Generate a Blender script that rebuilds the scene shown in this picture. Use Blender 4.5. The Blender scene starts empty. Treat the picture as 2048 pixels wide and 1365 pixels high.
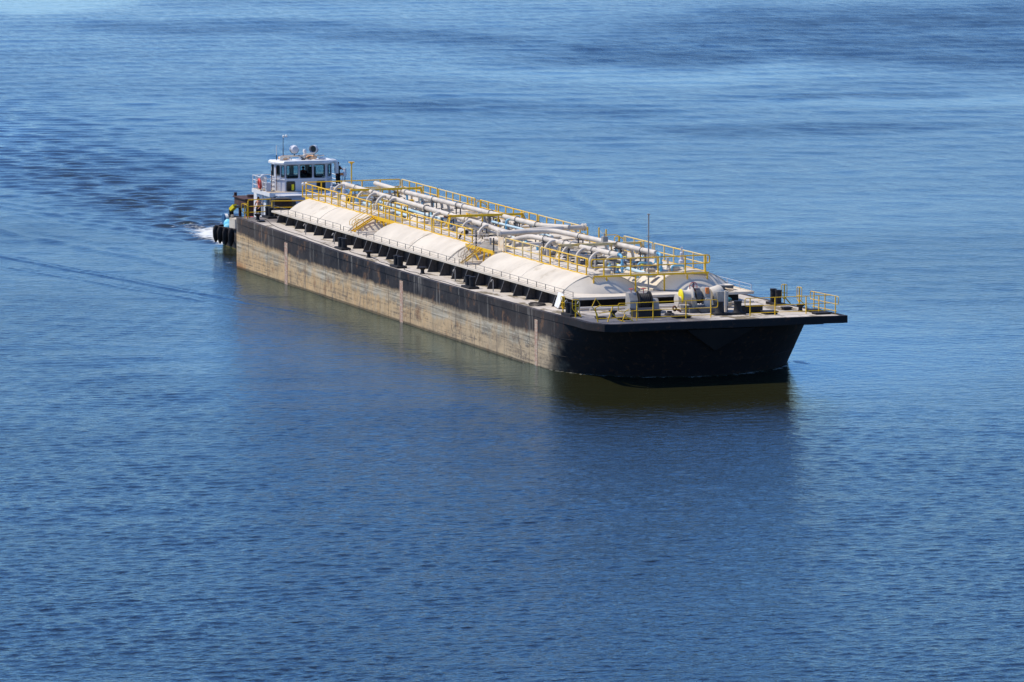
import bpy, math, random
import numpy as np
from mathutils import Vector, Matrix
random.seed(7)
R = math.radians
scene = bpy.context.scene
col = scene.collection

# ------------------------------------------------------------------ camera, world, sun, exposure
CAM = Vector((381.958, -121.359, 40.185))
YAW, PITCH = R(160.4757), R(6.5731)
cd = bpy.data.cameras.new("camera"); cd.lens = 183.973; cd.sensor_width = 36
cd.clip_start = 1; cd.clip_end = 90000
cam = bpy.data.objects.new("camera", cd); col.objects.link(cam)
cam.location = CAM
fwd = Vector((math.cos(PITCH)*math.cos(YAW), math.cos(PITCH)*math.sin(YAW), -math.sin(PITCH)))
cam.rotation_euler = fwd.to_track_quat('-Z', 'Y').to_euler()
scene.camera = cam

SUN_AZ, SUN_EL = R(-121.7), R(57)
sd = bpy.data.lights.new("sun", 'SUN'); sd.energy = 4.8; sd.angle = R(0.5); sd.color = (1.0, 0.925, 0.80)
sun = bpy.data.objects.new("sun", sd); col.objects.link(sun)
sdir = Vector((math.cos(SUN_EL)*math.cos(SUN_AZ), math.cos(SUN_EL)*math.sin(SUN_AZ), math.sin(SUN_EL)))
sun.rotation_euler = (-sdir).to_track_quat('-Z', 'Y').to_euler()
sun.location = (0, 0, 200)
w = bpy.data.worlds.new("World"); scene.world = w; w.use_nodes = True
wn, wl = w.node_tree.nodes, w.node_tree.links
sky = wn.new('ShaderNodeTexSky'); sky.sky_type = 'NISHITA'; sky.sun_disc = False
sky.sun_elevation = SUN_EL; sky.sun_rotation = math.pi/2 - SUN_AZ
sky.altitude = 0; sky.air_density = 1.0; sky.dust_density = 0.0; sky.ozone_density = 6.0
wn['Background'].inputs[1].default_value = 0.135
hs = wn.new('ShaderNodeHueSaturation'); hs.inputs['Saturation'].default_value = 1.05; hs.inputs['Value'].default_value = 1.0
mu = wn.new('ShaderNodeMix'); mu.data_type = 'RGBA'; mu.blend_type = 'MULTIPLY'; mu.inputs[0].default_value = 1; mu.inputs[7].default_value = (.81, 1.0, 1.32, 1)
wl.new(sky.outputs[0], hs.inputs['Color']); wl.new(hs.outputs[0], mu.inputs[6]); wl.new(mu.outputs[2], wn['Background'].inputs[0])
scene.view_settings.view_transform = 'Standard'; scene.view_settings.look = 'None'
scene.view_settings.exposure = 0.0; scene.view_settings.gamma = 1; scene.view_settings.use_curve_mapping = False
scene.cycles.max_bounces = 6

# ------------------------------------------------------------------ materials
def new_mat(name):
    m = bpy.data.materials.new(name); m.use_nodes = True
    return m, m.node_tree.nodes, m.node_tree.links, m.node_tree.nodes['Principled BSDF']
def noise(n, l, vec, scale, detail=4, rough=.6, dist=0):
    t = n.new('ShaderNodeTexNoise'); t.inputs['Scale'].default_value = scale
    t.inputs['Detail'].default_value = detail; t.inputs['Roughness'].default_value = rough
    t.inputs['Distortion'].default_value = dist
    if vec is not None: l.new(vec, t.inputs['Vector'])
    return t.outputs['Fac']
def mapping(n, l, scale, rot=(0, 0, 0), loc=(0, 0, 0)):
    tc = n.new('ShaderNodeTexCoord'); mp = n.new('ShaderNodeMapping')
    mp.inputs['Scale'].default_value = scale; mp.inputs['Rotation'].default_value = rot; mp.inputs['Location'].default_value = loc
    l.new(tc.outputs['Object'], mp.inputs['Vector']); return mp.outputs[0]
def ramp(n, l, fac, stops):
    r = n.new('ShaderNodeValToRGB'); e = r.color_ramp.elements
    while len(e) < len(stops): e.new(.5)
    for i, (p, c) in enumerate(stops):
        e[i].position = p; e[i].color = (c, c, c, 1) if isinstance(c, (int, float)) else (*c, 1)
    l.new(fac, r.inputs[0]); return r.outputs[0]
def mix(n, l, fac, a, b, mode='MIX'):
    m = n.new('ShaderNodeMix'); m.data_type = 'RGBA'; m.blend_type = mode
    if isinstance(fac, (int, float)): m.inputs[0].default_value = fac
    else: l.new(fac, m.inputs[0])
    for k, v in ((6, a), (7, b)):
        if isinstance(v, tuple): m.inputs[k].default_value = (*v, 1)
        else: l.new(v, m.inputs[k])
    return m.outputs[2]
def mth(n, l, op, a, b=0.0, c=None, clamp=False):
    m = n.new('ShaderNodeMath'); m.operation = op; m.use_clamp = clamp
    for k, v in ((0, a), (1, b), (2, c)):
        if v is None: continue
        if isinstance(v, (int, float)): m.inputs[k].default_value = v
        else: l.new(v, m.inputs[k])
    return m.outputs[0]
def bump(n, l, p, h, s=.3, d=.02):
    b = n.new('ShaderNodeBump'); b.inputs['Strength'].default_value = s; b.inputs['Distance'].default_value = d
    l.new(h, b.inputs['Height']); l.new(b.outputs[0], p.inputs['Normal'])
def paint(name, c, c2=None, lo=.42, hi=.62, scale=1.5, stretch=(1, 1, 1), rough=.55, metal=0, dirt=None, dlo=.6, dhi=.7, dscale=3, spec=.3, dstretch=(1, 1, 1)):
    m, n, l, p = new_mat(name)
    c2 = c2 or tuple(x*.75 for x in c)
    f = ramp(n, l, noise(n, l, mapping(n, l, stretch), scale, 6), [(lo, 0.), (hi, 1.)])
    o = mix(n, l, f, c, c2)
    if dirt:
        f2 = ramp(n, l, noise(n, l, mapping(n, l, dstretch, loc=(3.1, 7.7, 1.3)), dscale, 8, .7), [(dlo, 0.), (dhi, 1.)])
        o = mix(n, l, f2, o, dirt)
    l.new(o, p.inputs['Base Color'])
    p.inputs['Roughness'].default_value = rough; p.inputs['Metallic'].default_value = metal
    p.inputs['Specular IOR Level'].default_value = spec
    bump(n, l, p, noise(n, l, mapping(n, l, (1, 1, 1)), 9, 5), .25, .01)
    return m
M = {}
M['yellow'] = paint('yellow_paint', (.84, .50, .012), (.76, .44, .015), dirt=(.62, .46, .18), dlo=.56, dhi=.70, dscale=.35, rough=.5)
M['yellow_dust'] = paint('dusty_yellow_paint', (.66, .52, .27), (.80, .50, .05), lo=.45, hi=.6, scale=.5, rough=.6)
M['cream'] = paint('cement_dusted_cream', (.65, .58, .47), (.53, .47, .38), .38, .68, .45, (1, 1, 1), .85,
                   dirt=(.40, .34, .25), dlo=.57, dhi=.72, dscale=.8, dstretch=(.8, .5, 1.6), spec=.1)
M['floor'] = paint('dusty_grating', (.55, .49, .40), (.38, .34, .27), .4, .6, 1.1, rough=.9, dirt=(.65, .45, .10), dlo=.62, dhi=.7, dscale=.5, spec=.1)
M['pipe'] = paint('pale_pipe_paint', (.63, .56, .46), (.47, .41, .34), .45, .7, .8, (1, 1, 1), .6, dirt=(.36, .31, .25), dlo=.66, dhi=.8, dscale=2)
M['grey'] = paint('grey_paint', (.40, .375, .33), (.28, .26, .23), .4, .65, 1.5, rough=.5, dirt=(.2, .16, .12), dlo=.62, dhi=.75)
M['dgrey'] = paint('dark_grey_paint', (.13, .13, .13), (.08, .08, .08), rough=.5, dirt=(.25, .22, .18), dlo=.6, dhi=.7)
M['black'] = paint('black_steel', (.020, .019, .020), (.035, .032, .03), .4, .65, 1.5, rough=.6, dirt=(.13, .11, .09), dlo=.64, dhi=.8, dscale=2, spec=.2)
M['brace'] = paint('dusty_black_steel', (.045, .043, .045), (.09, .085, .08), .4, .65, 2, rough=.7, dirt=(.22, .19, .15), dlo=.6, dhi=.8, dscale=2.5, spec=.2)
M['rubber'] = paint('black_rubber', (.028, .024, .023), (.055, .047, .043), .4, .7, 3, rough=.8, spec=.2)
M['white'] = paint('white_paint', (.80, .79, .76), (.66, .64, .60), .45, .75, 1.2, rough=.4, dirt=(.45, .33, .22), dlo=.69, dhi=.8, dscale=2.2, dstretch=(1, 1, .3))
M['wgrey'] = paint('weathered_white_paint', (.60, .60, .62), (.50, .50, .53), .4, .7, .8, rough=.5, dirt=(.35, .28, .22), dlo=.7, dhi=.8, dscale=2.5)
M['blue'] = paint('sky_blue_paint', (.13, .42, .62), (.28, .52, .62), .4, .65, 1.5, rough=.5)
M['pblue'] = paint('pale_blue_paint', (.52, .63, .66), (.34, .52, .60), .4, .7, .6, rough=.5)
M['dblue'] = paint('dark_blue_paint', (.03, .10, .22), (.05, .2, .36), rough=.5)
M['cyan'] = paint('cyan_canvas', (.10, .50, .68), (.3, .65, .75), scale=3, rough=.8)
M['red'] = paint('red_paint', (.55, .06, .05), (.42, .08, .06), rough=.5)
M['lred'] = paint('life_ring_red', (.72, .09, .06), (.60, .12, .09), scale=4, rough=.5)
M['orange'] = paint('orange_plastic', (.80, .22, .04), (.72, .30, .12), scale=4, rough=.6)
M['lorange'] = paint('faded_orange_foam', (.80, .38, .14), (.72, .48, .30), scale=3, rough=.8)
M['bright'] = paint('bright_yellow_paint', (.90, .75, .02), (.85, .65, .02), rough=.4)
M['rust'] = paint('rusty_steel', (.22, .085, .035), (.10, .05, .03), .35, .6, 4, rough=.9)
M['teal'] = paint('teal_tarpaulin', (.03, .22, .24), (.05, .13, .14), scale=4, rough=.7)
M['green'] = paint('green_curtain', (.01, .30, .19), (.01, .15, .1), scale=2, rough=.8)
M['sand'] = paint('sandy_rope', (.52, .42, .30), (.38, .30, .20), scale=5, rough=.9)
M['rope'] = paint('dark_rope', (.05, .045, .04), (.12, .10, .08), scale=3, rough=.9)
M['skin'] = paint('skin', (.72, .34, .20), (.60, .27, .16), scale=6, rough=.6)
M['skin2'] = paint('red_skin', (.52, .19, .13), (.42, .14, .10), scale=6, rough=.6)
M['cloth'] = paint('dark_cloth', (.02, .018, .022), (.035, .03, .035), scale=6, rough=.9)
M['hair'] = paint('dark_hair', (.03, .018, .012), scale=9, rough=.7)
M['feather'] = paint('dark_feathers', (.03, .022, .02), (.07, .05, .04), scale=9, rough=.8)
M['maroon'] = paint('maroon_cloth', (.10, .012, .015), (.06, .01, .01), scale=5, rough=.8)
M['stripe'] = paint('draft_mark_paint', (.47, .28, .20), (.52, .42, .30), .42, .6, 5, (.6, 1, 1.4), .8, dirt=(.3, .16, .1), dlo=.55, dhi=.7, dscale=7)
M['olive'] = paint('olive_shaded_glass', (.10, .09, .06), (.07, .065, .045), rough=.3)
def glass():
    m, n, l, p = new_mat('window_glass')
    p.inputs['Base Color'].default_value = (.55, .68, .68, 1); p.inputs['Roughness'].default_value = .03
    p.inputs['Transmission Weight'].default_value = 1; p.inputs['IOR'].default_value = 1.1
    return m
M['glass'] = glass()
def dark_glass():
    m, n, l, p = new_mat('dark_window_glass')
    c = ramp(n, l, noise(n, l, mapping(n, l, (1, 1, 1)), 3), [(.3, (.012, .014, .015)), (.7, (.045, .05, .045))])
    l.new(c, p.inputs['Base Color']); p.inputs['Roughness'].default_value = .08
    return m
M['dglass'] = dark_glass()
def deck_mat():
    m, n, l, p = new_mat('barge_deck_plating')
    v = mapping(n, l, (1, 1, 1))
    base = mix(n, l, ramp(n, l, noise(n, l, v, .6, 6), [(.4, 0.), (.7, 1.)]), (.56, .50, .42), (.42, .37, .30))
    tcx = n.new('ShaderNodeTexCoord'); sx = n.new('ShaderNodeSeparateXYZ'); l.new(tcx.outputs['Object'], sx.inputs[0])
    # damp brown patches in the middle of the deck
    st = ramp(n, l, noise(n, l, mapping(n, l, (.35, .9, 1), loc=(2, 5, 0)), .7, 6, .65), [(.52, 0.), (.58, 1.)])
    base = mix(n, l, st, base, (.19, .155, .10))
    # worn dark grey steel on the bow working deck, dark bare steel right at the stern
    nx = mth(n, l, 'MULTIPLY_ADD', noise(n, l, v, .8, 5), 9, -4.5)
    sy = mth(n, l, 'ADD', sx.outputs[0], nx)
    g = mth(n, l, 'MULTIPLY', ramp(n, l, mth(n, l, 'MULTIPLY', sy, .0125), [(.88, 0.), (.92, 1.)]),
            ramp(n, l, mth(n, l, 'MULTIPLY_ADD', mth(n, l, 'ADD', sx.outputs[1], nx), .06, .5), [(.35, 1.), (.55, 0.)]))
    base = mix(n, l, mth(n, l, 'MULTIPLY', g, .9), base, (.095, .095, .11))
    g2 = ramp(n, l, mth(n, l, 'MULTIPLY', mth(n, l, 'ADD', sx.outputs[0], mth(n, l, 'MULTIPLY', nx, .5)), .0125), [(.045, 1.), (.065, 0.)])
    base = mix(n, l, mth(n, l, 'MULTIPLY', g2, .85), base, (.13, .115, .11))
    sp = ramp(n, l, noise(n, l, v, 5, 6, .7), [(.62, 0.), (.72, 1.)])
    base = mix(n, l, mth(n, l, 'MULTIPLY', sp, .6), base, (.14, .11, .08))
    l.new(base, p.inputs['Base Color']); p.inputs['Roughness'].default_value = .85; p.inputs['Specular IOR Level'].default_value = .15
    bump(n, l, p, noise(n, l, v, 6, 4), .3, .01)
    return m
M['deck'] = deck_mat()
def hull_mat():
    m, n, l, p = new_mat('worn_barge_hull')
    tc = n.new('ShaderNodeTexCoord'); s = n.new('ShaderNodeSeparateXYZ'); l.new(tc.outputs['Object'], s.inputs[0])
    X, Z = s.outputs[0], s.outputs[2]
    vs = mapping(n, l, (1.7, 1.2, .10)); hs = mapping(n, l, (.13, .13, 6.5)); gen = mapping(n, l, (1, 1, 1))
    nv = noise(n, l, vs, 1, 7, .75, .8); nh = noise(n, l, hs, 1, 6, .65); ng = noise(n, l, gen, .55, 7, .65); nf = noise(n, l, gen, 2.4, 7, .7)
    streak = noise(n, l, mapping(n, l, (1.6, 1, .45), loc=(9, 2, 4)), 1.2, 6, .7)
    # tan weathered coat
    tan = mix(n, l, ramp(n, l, ng, [(.35, 0.), (.65, 1.)]), (.66, .43, .20), (.47, .33, .175))
    tan = mix(n, l, ramp(n, l, nv, [(.42, 0.), (.62, .8)]), tan, (.60, .44, .25))
    # greyer towards the bow
    gx = mth(n, l, 'MULTIPLY_ADD', X, 1/40, -.85, True)
    tan = mix(n, l, mth(n, l, 'MULTIPLY', gx, .75), tan, (.46, .385, .265))
    # dark horizontal scratches and scuffs
    sc = ramp(n, l, nh, [(.49, 0.), (.58, 1.)])
    tan = mix(n, l, mth(n, l, 'MULTIPLY', sc, mth(n, l, 'MULTIPLY', ramp(n, l, nf, [(.4, 0.), (.6, 1.)]), .75)), tan, (.10, .085, .07))
    tan = mix(n, l, mth(n, l, 'MULTIPLY', ramp(n, l, streak, [(.56, 0.), (.66, 1.)]), .7), tan, (.15, .125, .10))
    # chalky grey-green band under the black strake
    zz = mth(n, l, 'ADD', Z, mth(n, l, 'MULTIPLY_ADD', ng, 1.8, -.9))
    zz = mth(n, l, 'ADD', zz, mth(n, l, 'MULTIPLY_ADD', nv, .7, -.35))
    band = ramp(n, l, mth(n, l, 'MULTIPLY', zz, .25), [(.28, 0.), (.37, 1.), (.50, 1.), (.56, 0.)])
    chalk = mix(n, l, ramp(n, l, nh, [(.40, 0.), (.56, 1.)]), (.58, .54, .42), (.22, .21, .165))
    o = mix(n, l, mth(n, l, 'MULTIPLY', mth(n, l, 'MULTIPLY', band, ramp(n, l, ng, [(.42, .35), (.6, 1.)])), .75), tan, chalk)
    blot = ramp(n, l, noise(n, l, mapping(n, l, (.28, 1, .75), loc=(2, 31, 5)), 1.0, 7, .7, .8), [(.50, 0.), (.64, 1.)])
    o = mix(n, l, mth(n, l, 'MULTIPLY', blot, mth(n, l, 'MULTIPLY_ADD', gx, .5, .14)), o, (.20, .155, .105))
    scf = ramp(n, l, noise(n, l, mapping(n, l, (.5, 1, 1.1), loc=(21, 3, 6)), .9, 8, .78, 1.2), [(.56, 0.), (.60, 1.)])
    o = mix(n, l, mth(n, l, 'MULTIPLY', scf, mth(n, l, 'MULTIPLY_ADD', gx, .35, .4)), o, (.085, .075, .065))
    # black strake, boundary about z = 2.1 m, lifted at the stern
    lift = mth(n, l, 'MULTIPLY', mth(n, l, 'SUBTRACT', 1, mth(n, l, 'MULTIPLY', X, 1/14), None, True), .55)
    zb = mth(n, l, 'SUBTRACT', mth(n, l, 'ADD', Z, mth(n, l, 'ADD', mth(n, l, 'MULTIPLY_ADD', nv, .5, -.25), mth(n, l, 'MULTIPLY_ADD', ng, .55, -.275))), lift)
    bk = ramp(n, l, mth(n, l, 'MULTIPLY', zb, .25), [(.49, 0.), (.575, 1.)])
    blk = mix(n, l, ramp(n, l, ng, [(.4, 0.), (.65, 1.)]), (.014, .013, .015), (.045, .040, .038))
    # browner, dustier towards both ends, pale runs from the deck
    ends = ramp(n, l, mth(n, l, 'MULTIPLY', X, .0125), [(.0, 1.), (.28, 0.), (.62, 0.), (.85, .6)])
    blk = mix(n, l, mth(n, l, 'MULTIPLY', ends, .7), blk, (.085, .066, .052))
    run = ramp(n, l, noise(n, l, mapping(n, l, (1.3, 1, .07), loc=(1, 1, 8)), 1.4, 5, .75), [(.57, 0.), (.68, 1.)])
    blk = mix(n, l, mth(n, l, 'MULTIPLY', run, .6), blk, (.36, .33, .28))
    o = mix(n, l, bk, o, blk)
    # rust patches: stern corner and bow shoulder
    rn = ramp(n, l, noise(n, l, mapping(n, l, (.8, 1, .55), loc=(4, 4, 4)), 1, 6, .7), [(.57, 0.), (.66, 1.)])
    o = mix(n, l, mth(n, l, 'MULTIPLY', rn, .6), o, (.24, .125, .06))
    st = mth(n, l, 'MULTIPLY', ramp(n, l, mth(n, l, 'MULTIPLY', X, .1), [(.0, 1.), (.22, .9), (.26, 0.)]),
             ramp(n, l, mth(n, l, 'MULTIPLY_ADD', nv, .8, mth(n, l, 'MULTIPLY', Z, -.35)), [(.18, 0.), (.36, 1.)]))
    o = mix(n, l, mth(n, l, 'MULTIPLY', st, .7), o, (.40, .15, .035))
    # black round the curve of the bow, with rust-brown flecks
    bw = mth(n, l, 'ADD', X, mth(n, l, 'MULTIPLY_ADD', ng, 6, -3))
    bw = ramp(n, l, mth(n, l, 'MULTIPLY', bw, .0125), [(.865, 0.), (.90, 1.)])
    bcol = mix(n, l, ramp(n, l, nf, [(.55, 0.), (.72, 1.)]), (.020, .018, .018), (.10, .045, .025))
    o = mix(n, l, bw, o, bcol)
    # wet dark line at the water
    wet = ramp(n, l, mth(n, l, 'MULTIPLY_ADD', nf, .12, Z), [(.0, 1.), (.16, 1.), (.24, 0.)])
    o = mix(n, l, mth(n, l, 'MULTIPLY', wet, .75), o, (.045, .04, .025))
    l.new(o, p.inputs['Base Color']); p.inputs['Roughness'].default_value = .7; p.inputs['Specular IOR Level'].default_value = .2
    # dents between frames
    w1 = noise(n, l, mapping(n, l, (.42, .42, .35)), 1, 2)
    h = mth(n, l, 'ADD', mth(n, l, 'MULTIPLY', w1, 2.0), mth(n, l, 'MULTIPLY', nf, .12))
    bump(n, l, p, h, .6, .08)
    return m
M['hull'] = hull_mat()
def tug_mat():
    m, n, l, p = new_mat('tug_hull_paint')
    tc = n.new('ShaderNodeTexCoord'); s = n.new('ShaderNodeSeparateXYZ'); l.new(tc.outputs['Object'], s.inputs[0])
    g = mapping(n, l, (1, 1, 1)); nf = noise(n, l, g, 2, 6)
    o = mix(n, l, ramp(n, l, nf, [(.4, 0.), (.7, 1.)]), (.035, .03, .03), (.12, .10, .08))
    b = ramp(n, l, mth(n, l, 'MULTIPLY_ADD', nf, .2, s.outputs[2]), [(.10, 1.), (.17, 1.), (.2, 0.)])
    o = mix(n, l, b, o, (.24, .17, .04))
    l.new(o, p.inputs['Base Color']); p.inputs['Roughness'].default_value = .7
    return m
M['tug'] = tug_mat()

# ------------------------------------------------------------------ mesh helpers
ORG = {}
class MB:
    def __init__(s): s.v = []; s.f = []
    def add(s, vs, fs):
        o = len(s.v); s.v += [Vector(v) for v in vs]; s.f += [tuple(i+o for i in f) for f in fs]; return s
    def box(s, x0, x1, y0, y1, z0, z1, b=0):
        vs = [(x, y, z) for x in (x0, x1) for y in (y0, y1) for z in (z0, z1)]
        return s.add(vs, [(0,1,3,2),(4,6,7,5),(0,4,5,1),(2,3,7,6),(0,2,6,4),(1,5,7,3)])
    def prism(s, pts, d):
        n = len(pts); pts = [Vector(p) for p in pts]; d = Vector(d)
        fs = [tuple(range(n-1, -1, -1)), tuple(range(n, 2*n))] + [(i, (i+1) % n, n+(i+1) % n, n+i) for i in range(n)]
        return s.add(pts+[p+d for p in pts], fs)
    def bar(s, p, q, w=.06, h=.06, up=(0, 0, 1)):
        p, q = Vector(p), Vector(q); a = (q-p).normalized(); u = Vector(up)
        if abs(a.dot(u)) > .98: u = Vector((1, 0, 0))
        x = a.cross(u).normalized(); y = x.cross(a).normalized()
        c = [x*sx*w/2+y*sy*h/2 for sx, sy in ((-1,-1),(1,-1),(1,1),(-1,1))]
        return s.prism([p+k for k in c], q-p)
    def tube(s, pts, r=.03, n=6, closed=False, r2=None):
        pts = [Vector(p) for p in pts]; N = len(pts); rings = []
        up = None
        for i in range(N):
            a = pts[(i-1) % N] if (i or closed) else pts[0]
            b = pts[(i+1) % N] if (i < N-1 or closed) else pts[-1]
            t = (b-a).normalized()
            if up is None:
                up = Vector((0, 0, 1)) if abs(t.z) < .9 else Vector((1, 0, 0))
            x = t.cross(up).normalized(); y = x.cross(t).normalized(); up = y
            k = 1.0
            if 0 < i < N-1:
                c = (pts[i]-pts[i-1]).normalized().dot((pts[i+1]-pts[i]).normalized())
                k = 1/max(.6, math.sqrt((1+c)/2))
            rr = (r if r2 is None else r+(r2-r)*i/(N-1))
            rings.append([pts[i]+(x*math.cos(2*math.pi*j/n)+y*math.sin(2*math.pi*j/n)*1)*rr for j in range(n)])
        vs = [v for g in rings for v in g]; fs = []
        for i in range(N if closed else N-1):
            for j in range(n):
                a, b = i*n, ((i+1) % N)*n
                fs.append((a+j, a+(j+1) % n, b+(j+1) % n, b+j))
        if not closed: fs += [tuple(range(n-1, -1, -1)), tuple((N-1)*n+j for j in range(n))]
        return s.add(vs, fs)
    def lathe(s, prof, org, axis=(0, 0, 1), n=16):
        # prof: (radius, height) along axis, closed with caps where radius > 0
        a = Vector(axis).normalized(); u = Vector((1, 0, 0)) if abs(a.x) < .9 else Vector((0, 1, 0))
        x = a.cross(u).normalized(); y = a.cross(x).normalized(); org = Vector(org)
        vs = []; fs = []
        for r, h in prof:
            vs += [org+a*h+(x*math.cos(2*math.pi*j/n)+y*math.sin(2*math.pi*j/n))*max(r, 1e-4) for j in range(n)]
        for i in range(len(prof)-1):
            for j in range(n): fs.append((i*n+j, i*n+(j+1) % n, (i+1)*n+(j+1) % n, (i+1)*n+j))
        fs.append(tuple(range(n-1, -1, -1))); fs.append(tuple((len(prof)-1)*n+j for j in range(n)))
        return s.add(vs, fs)
    def cyl(s, p, q, r, n=12, r2=None):
        p, q = Vector(p), Vector(q)
        return s.lathe([(r, 0), (r if r2 is None else r2, (q-p).length)], p, q-p, n)
    def ball(s, c, r, n=14, sc=(1, 1, 1)):
        o = len(s.v)
        s.lathe([(r*math.sin(t*math.pi/8), -r*math.cos(t*math.pi/8)) for t in range(9)], (0, 0, 0), (0, 0, 1), n)
        for i in range(o, len(s.v)):
            v = s.v[i]; s.v[i] = Vector((v.x*sc[0], v.y*sc[1], v.z*sc[2]))+Vector(c)
        return s
    def ring(s, c, axis, R_, r, n=24, m=6):
        a = Vector(axis).normalized(); u = Vector((0, 0, 1)) if abs(a.z) < .9 else Vector((1, 0, 0))
        x = a.cross(u).normalized(); y = a.cross(x).normalized(); c = Vector(c)
        vs = []; fs = []
        for i in range(n):
            d = x*math.cos(2*math.pi*i/n)+y*math.sin(2*math.pi*i/n)
            for j in range(m):
                vs.append(c+d*(R_+r*math.cos(2*math.pi*j/m))+a*r*math.sin(2*math.pi*j/m))
        for i in range(n):
            for j in range(m):
                fs.append((i*m+j, i*m+(j+1) % m, ((i+1) % n)*m+(j+1) % m, ((i+1) % n)*m+j))
        return s.add(vs, fs)
    def build(s, name, mat, parent=None, smooth=35, org=None, label=None):
        o0 = ORG.get(parent.name, Vector((0, 0, 0))) if parent else (Vector(org) if org else Vector((0, 0, 0)))
        me = bpy.data.meshes.new(name)
        me.from_pydata([tuple(v-o0) for v in s.v], [], s.f); me.validate(); me.update()
        import bmesh
        bm = bmesh.new(); bm.from_mesh(me); bmesh.ops.recalc_face_normals(bm, faces=bm.faces); bm.to_mesh(me); bm.free()
        if smooth:
            me.shade_smooth(); me.set_sharp_from_angle(angle=R(smooth))
        me.materials.append(M[mat] if isinstance(mat, str) else mat)
        o = bpy.data.objects.new(name, me); col.objects.link(o)
        ORG[o.name] = o0.copy()
        if parent: o.parent = parent
        else: o.location = o0
        if label: o['label'] = label
        return o
def empty(name, loc):
    o = bpy.data.objects.new(name, None); col.objects.link(o); o.location = loc; o.empty_display_size = .5
    ORG[o.name] = Vector(loc); return o
def tag(o, label=None, cat=None, group=None, kind=None):
    for k, v in (('label', label), ('category', cat), ('group', group), ('kind', kind)):
        if v: o[k] = v
    return o
def copy_at(o, d, parent=None):
    c = o.copy(); col.objects.link(c); c.parent = parent or o.parent
    c.location = Vector(o.location)+Vector(d); ORG[c.name] = ORG[o.name]+Vector(d)
    for ch in list(o.children):
        k = ch.copy(); col.objects.link(k); k.parent = c
    return c
def fillet(pts, r, n=5):
    pts = [Vector(p) for p in pts]; out = [pts[0]]
    for i in range(1, len(pts)-1):
        a, b, c = pts[i-1], pts[i], pts[i+1]
        da, dc = (a-b), (c-b); rr = min(r, da.length*.49, dc.length*.49)
        p, q = b+da.normalized()*rr, b+dc.normalized()*rr
        for k in range(n+1):
            t = k/n; out.append(p*(1-t)**2+b*2*t*(1-t)+q*t*t)
    return out+[pts[-1]]

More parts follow.
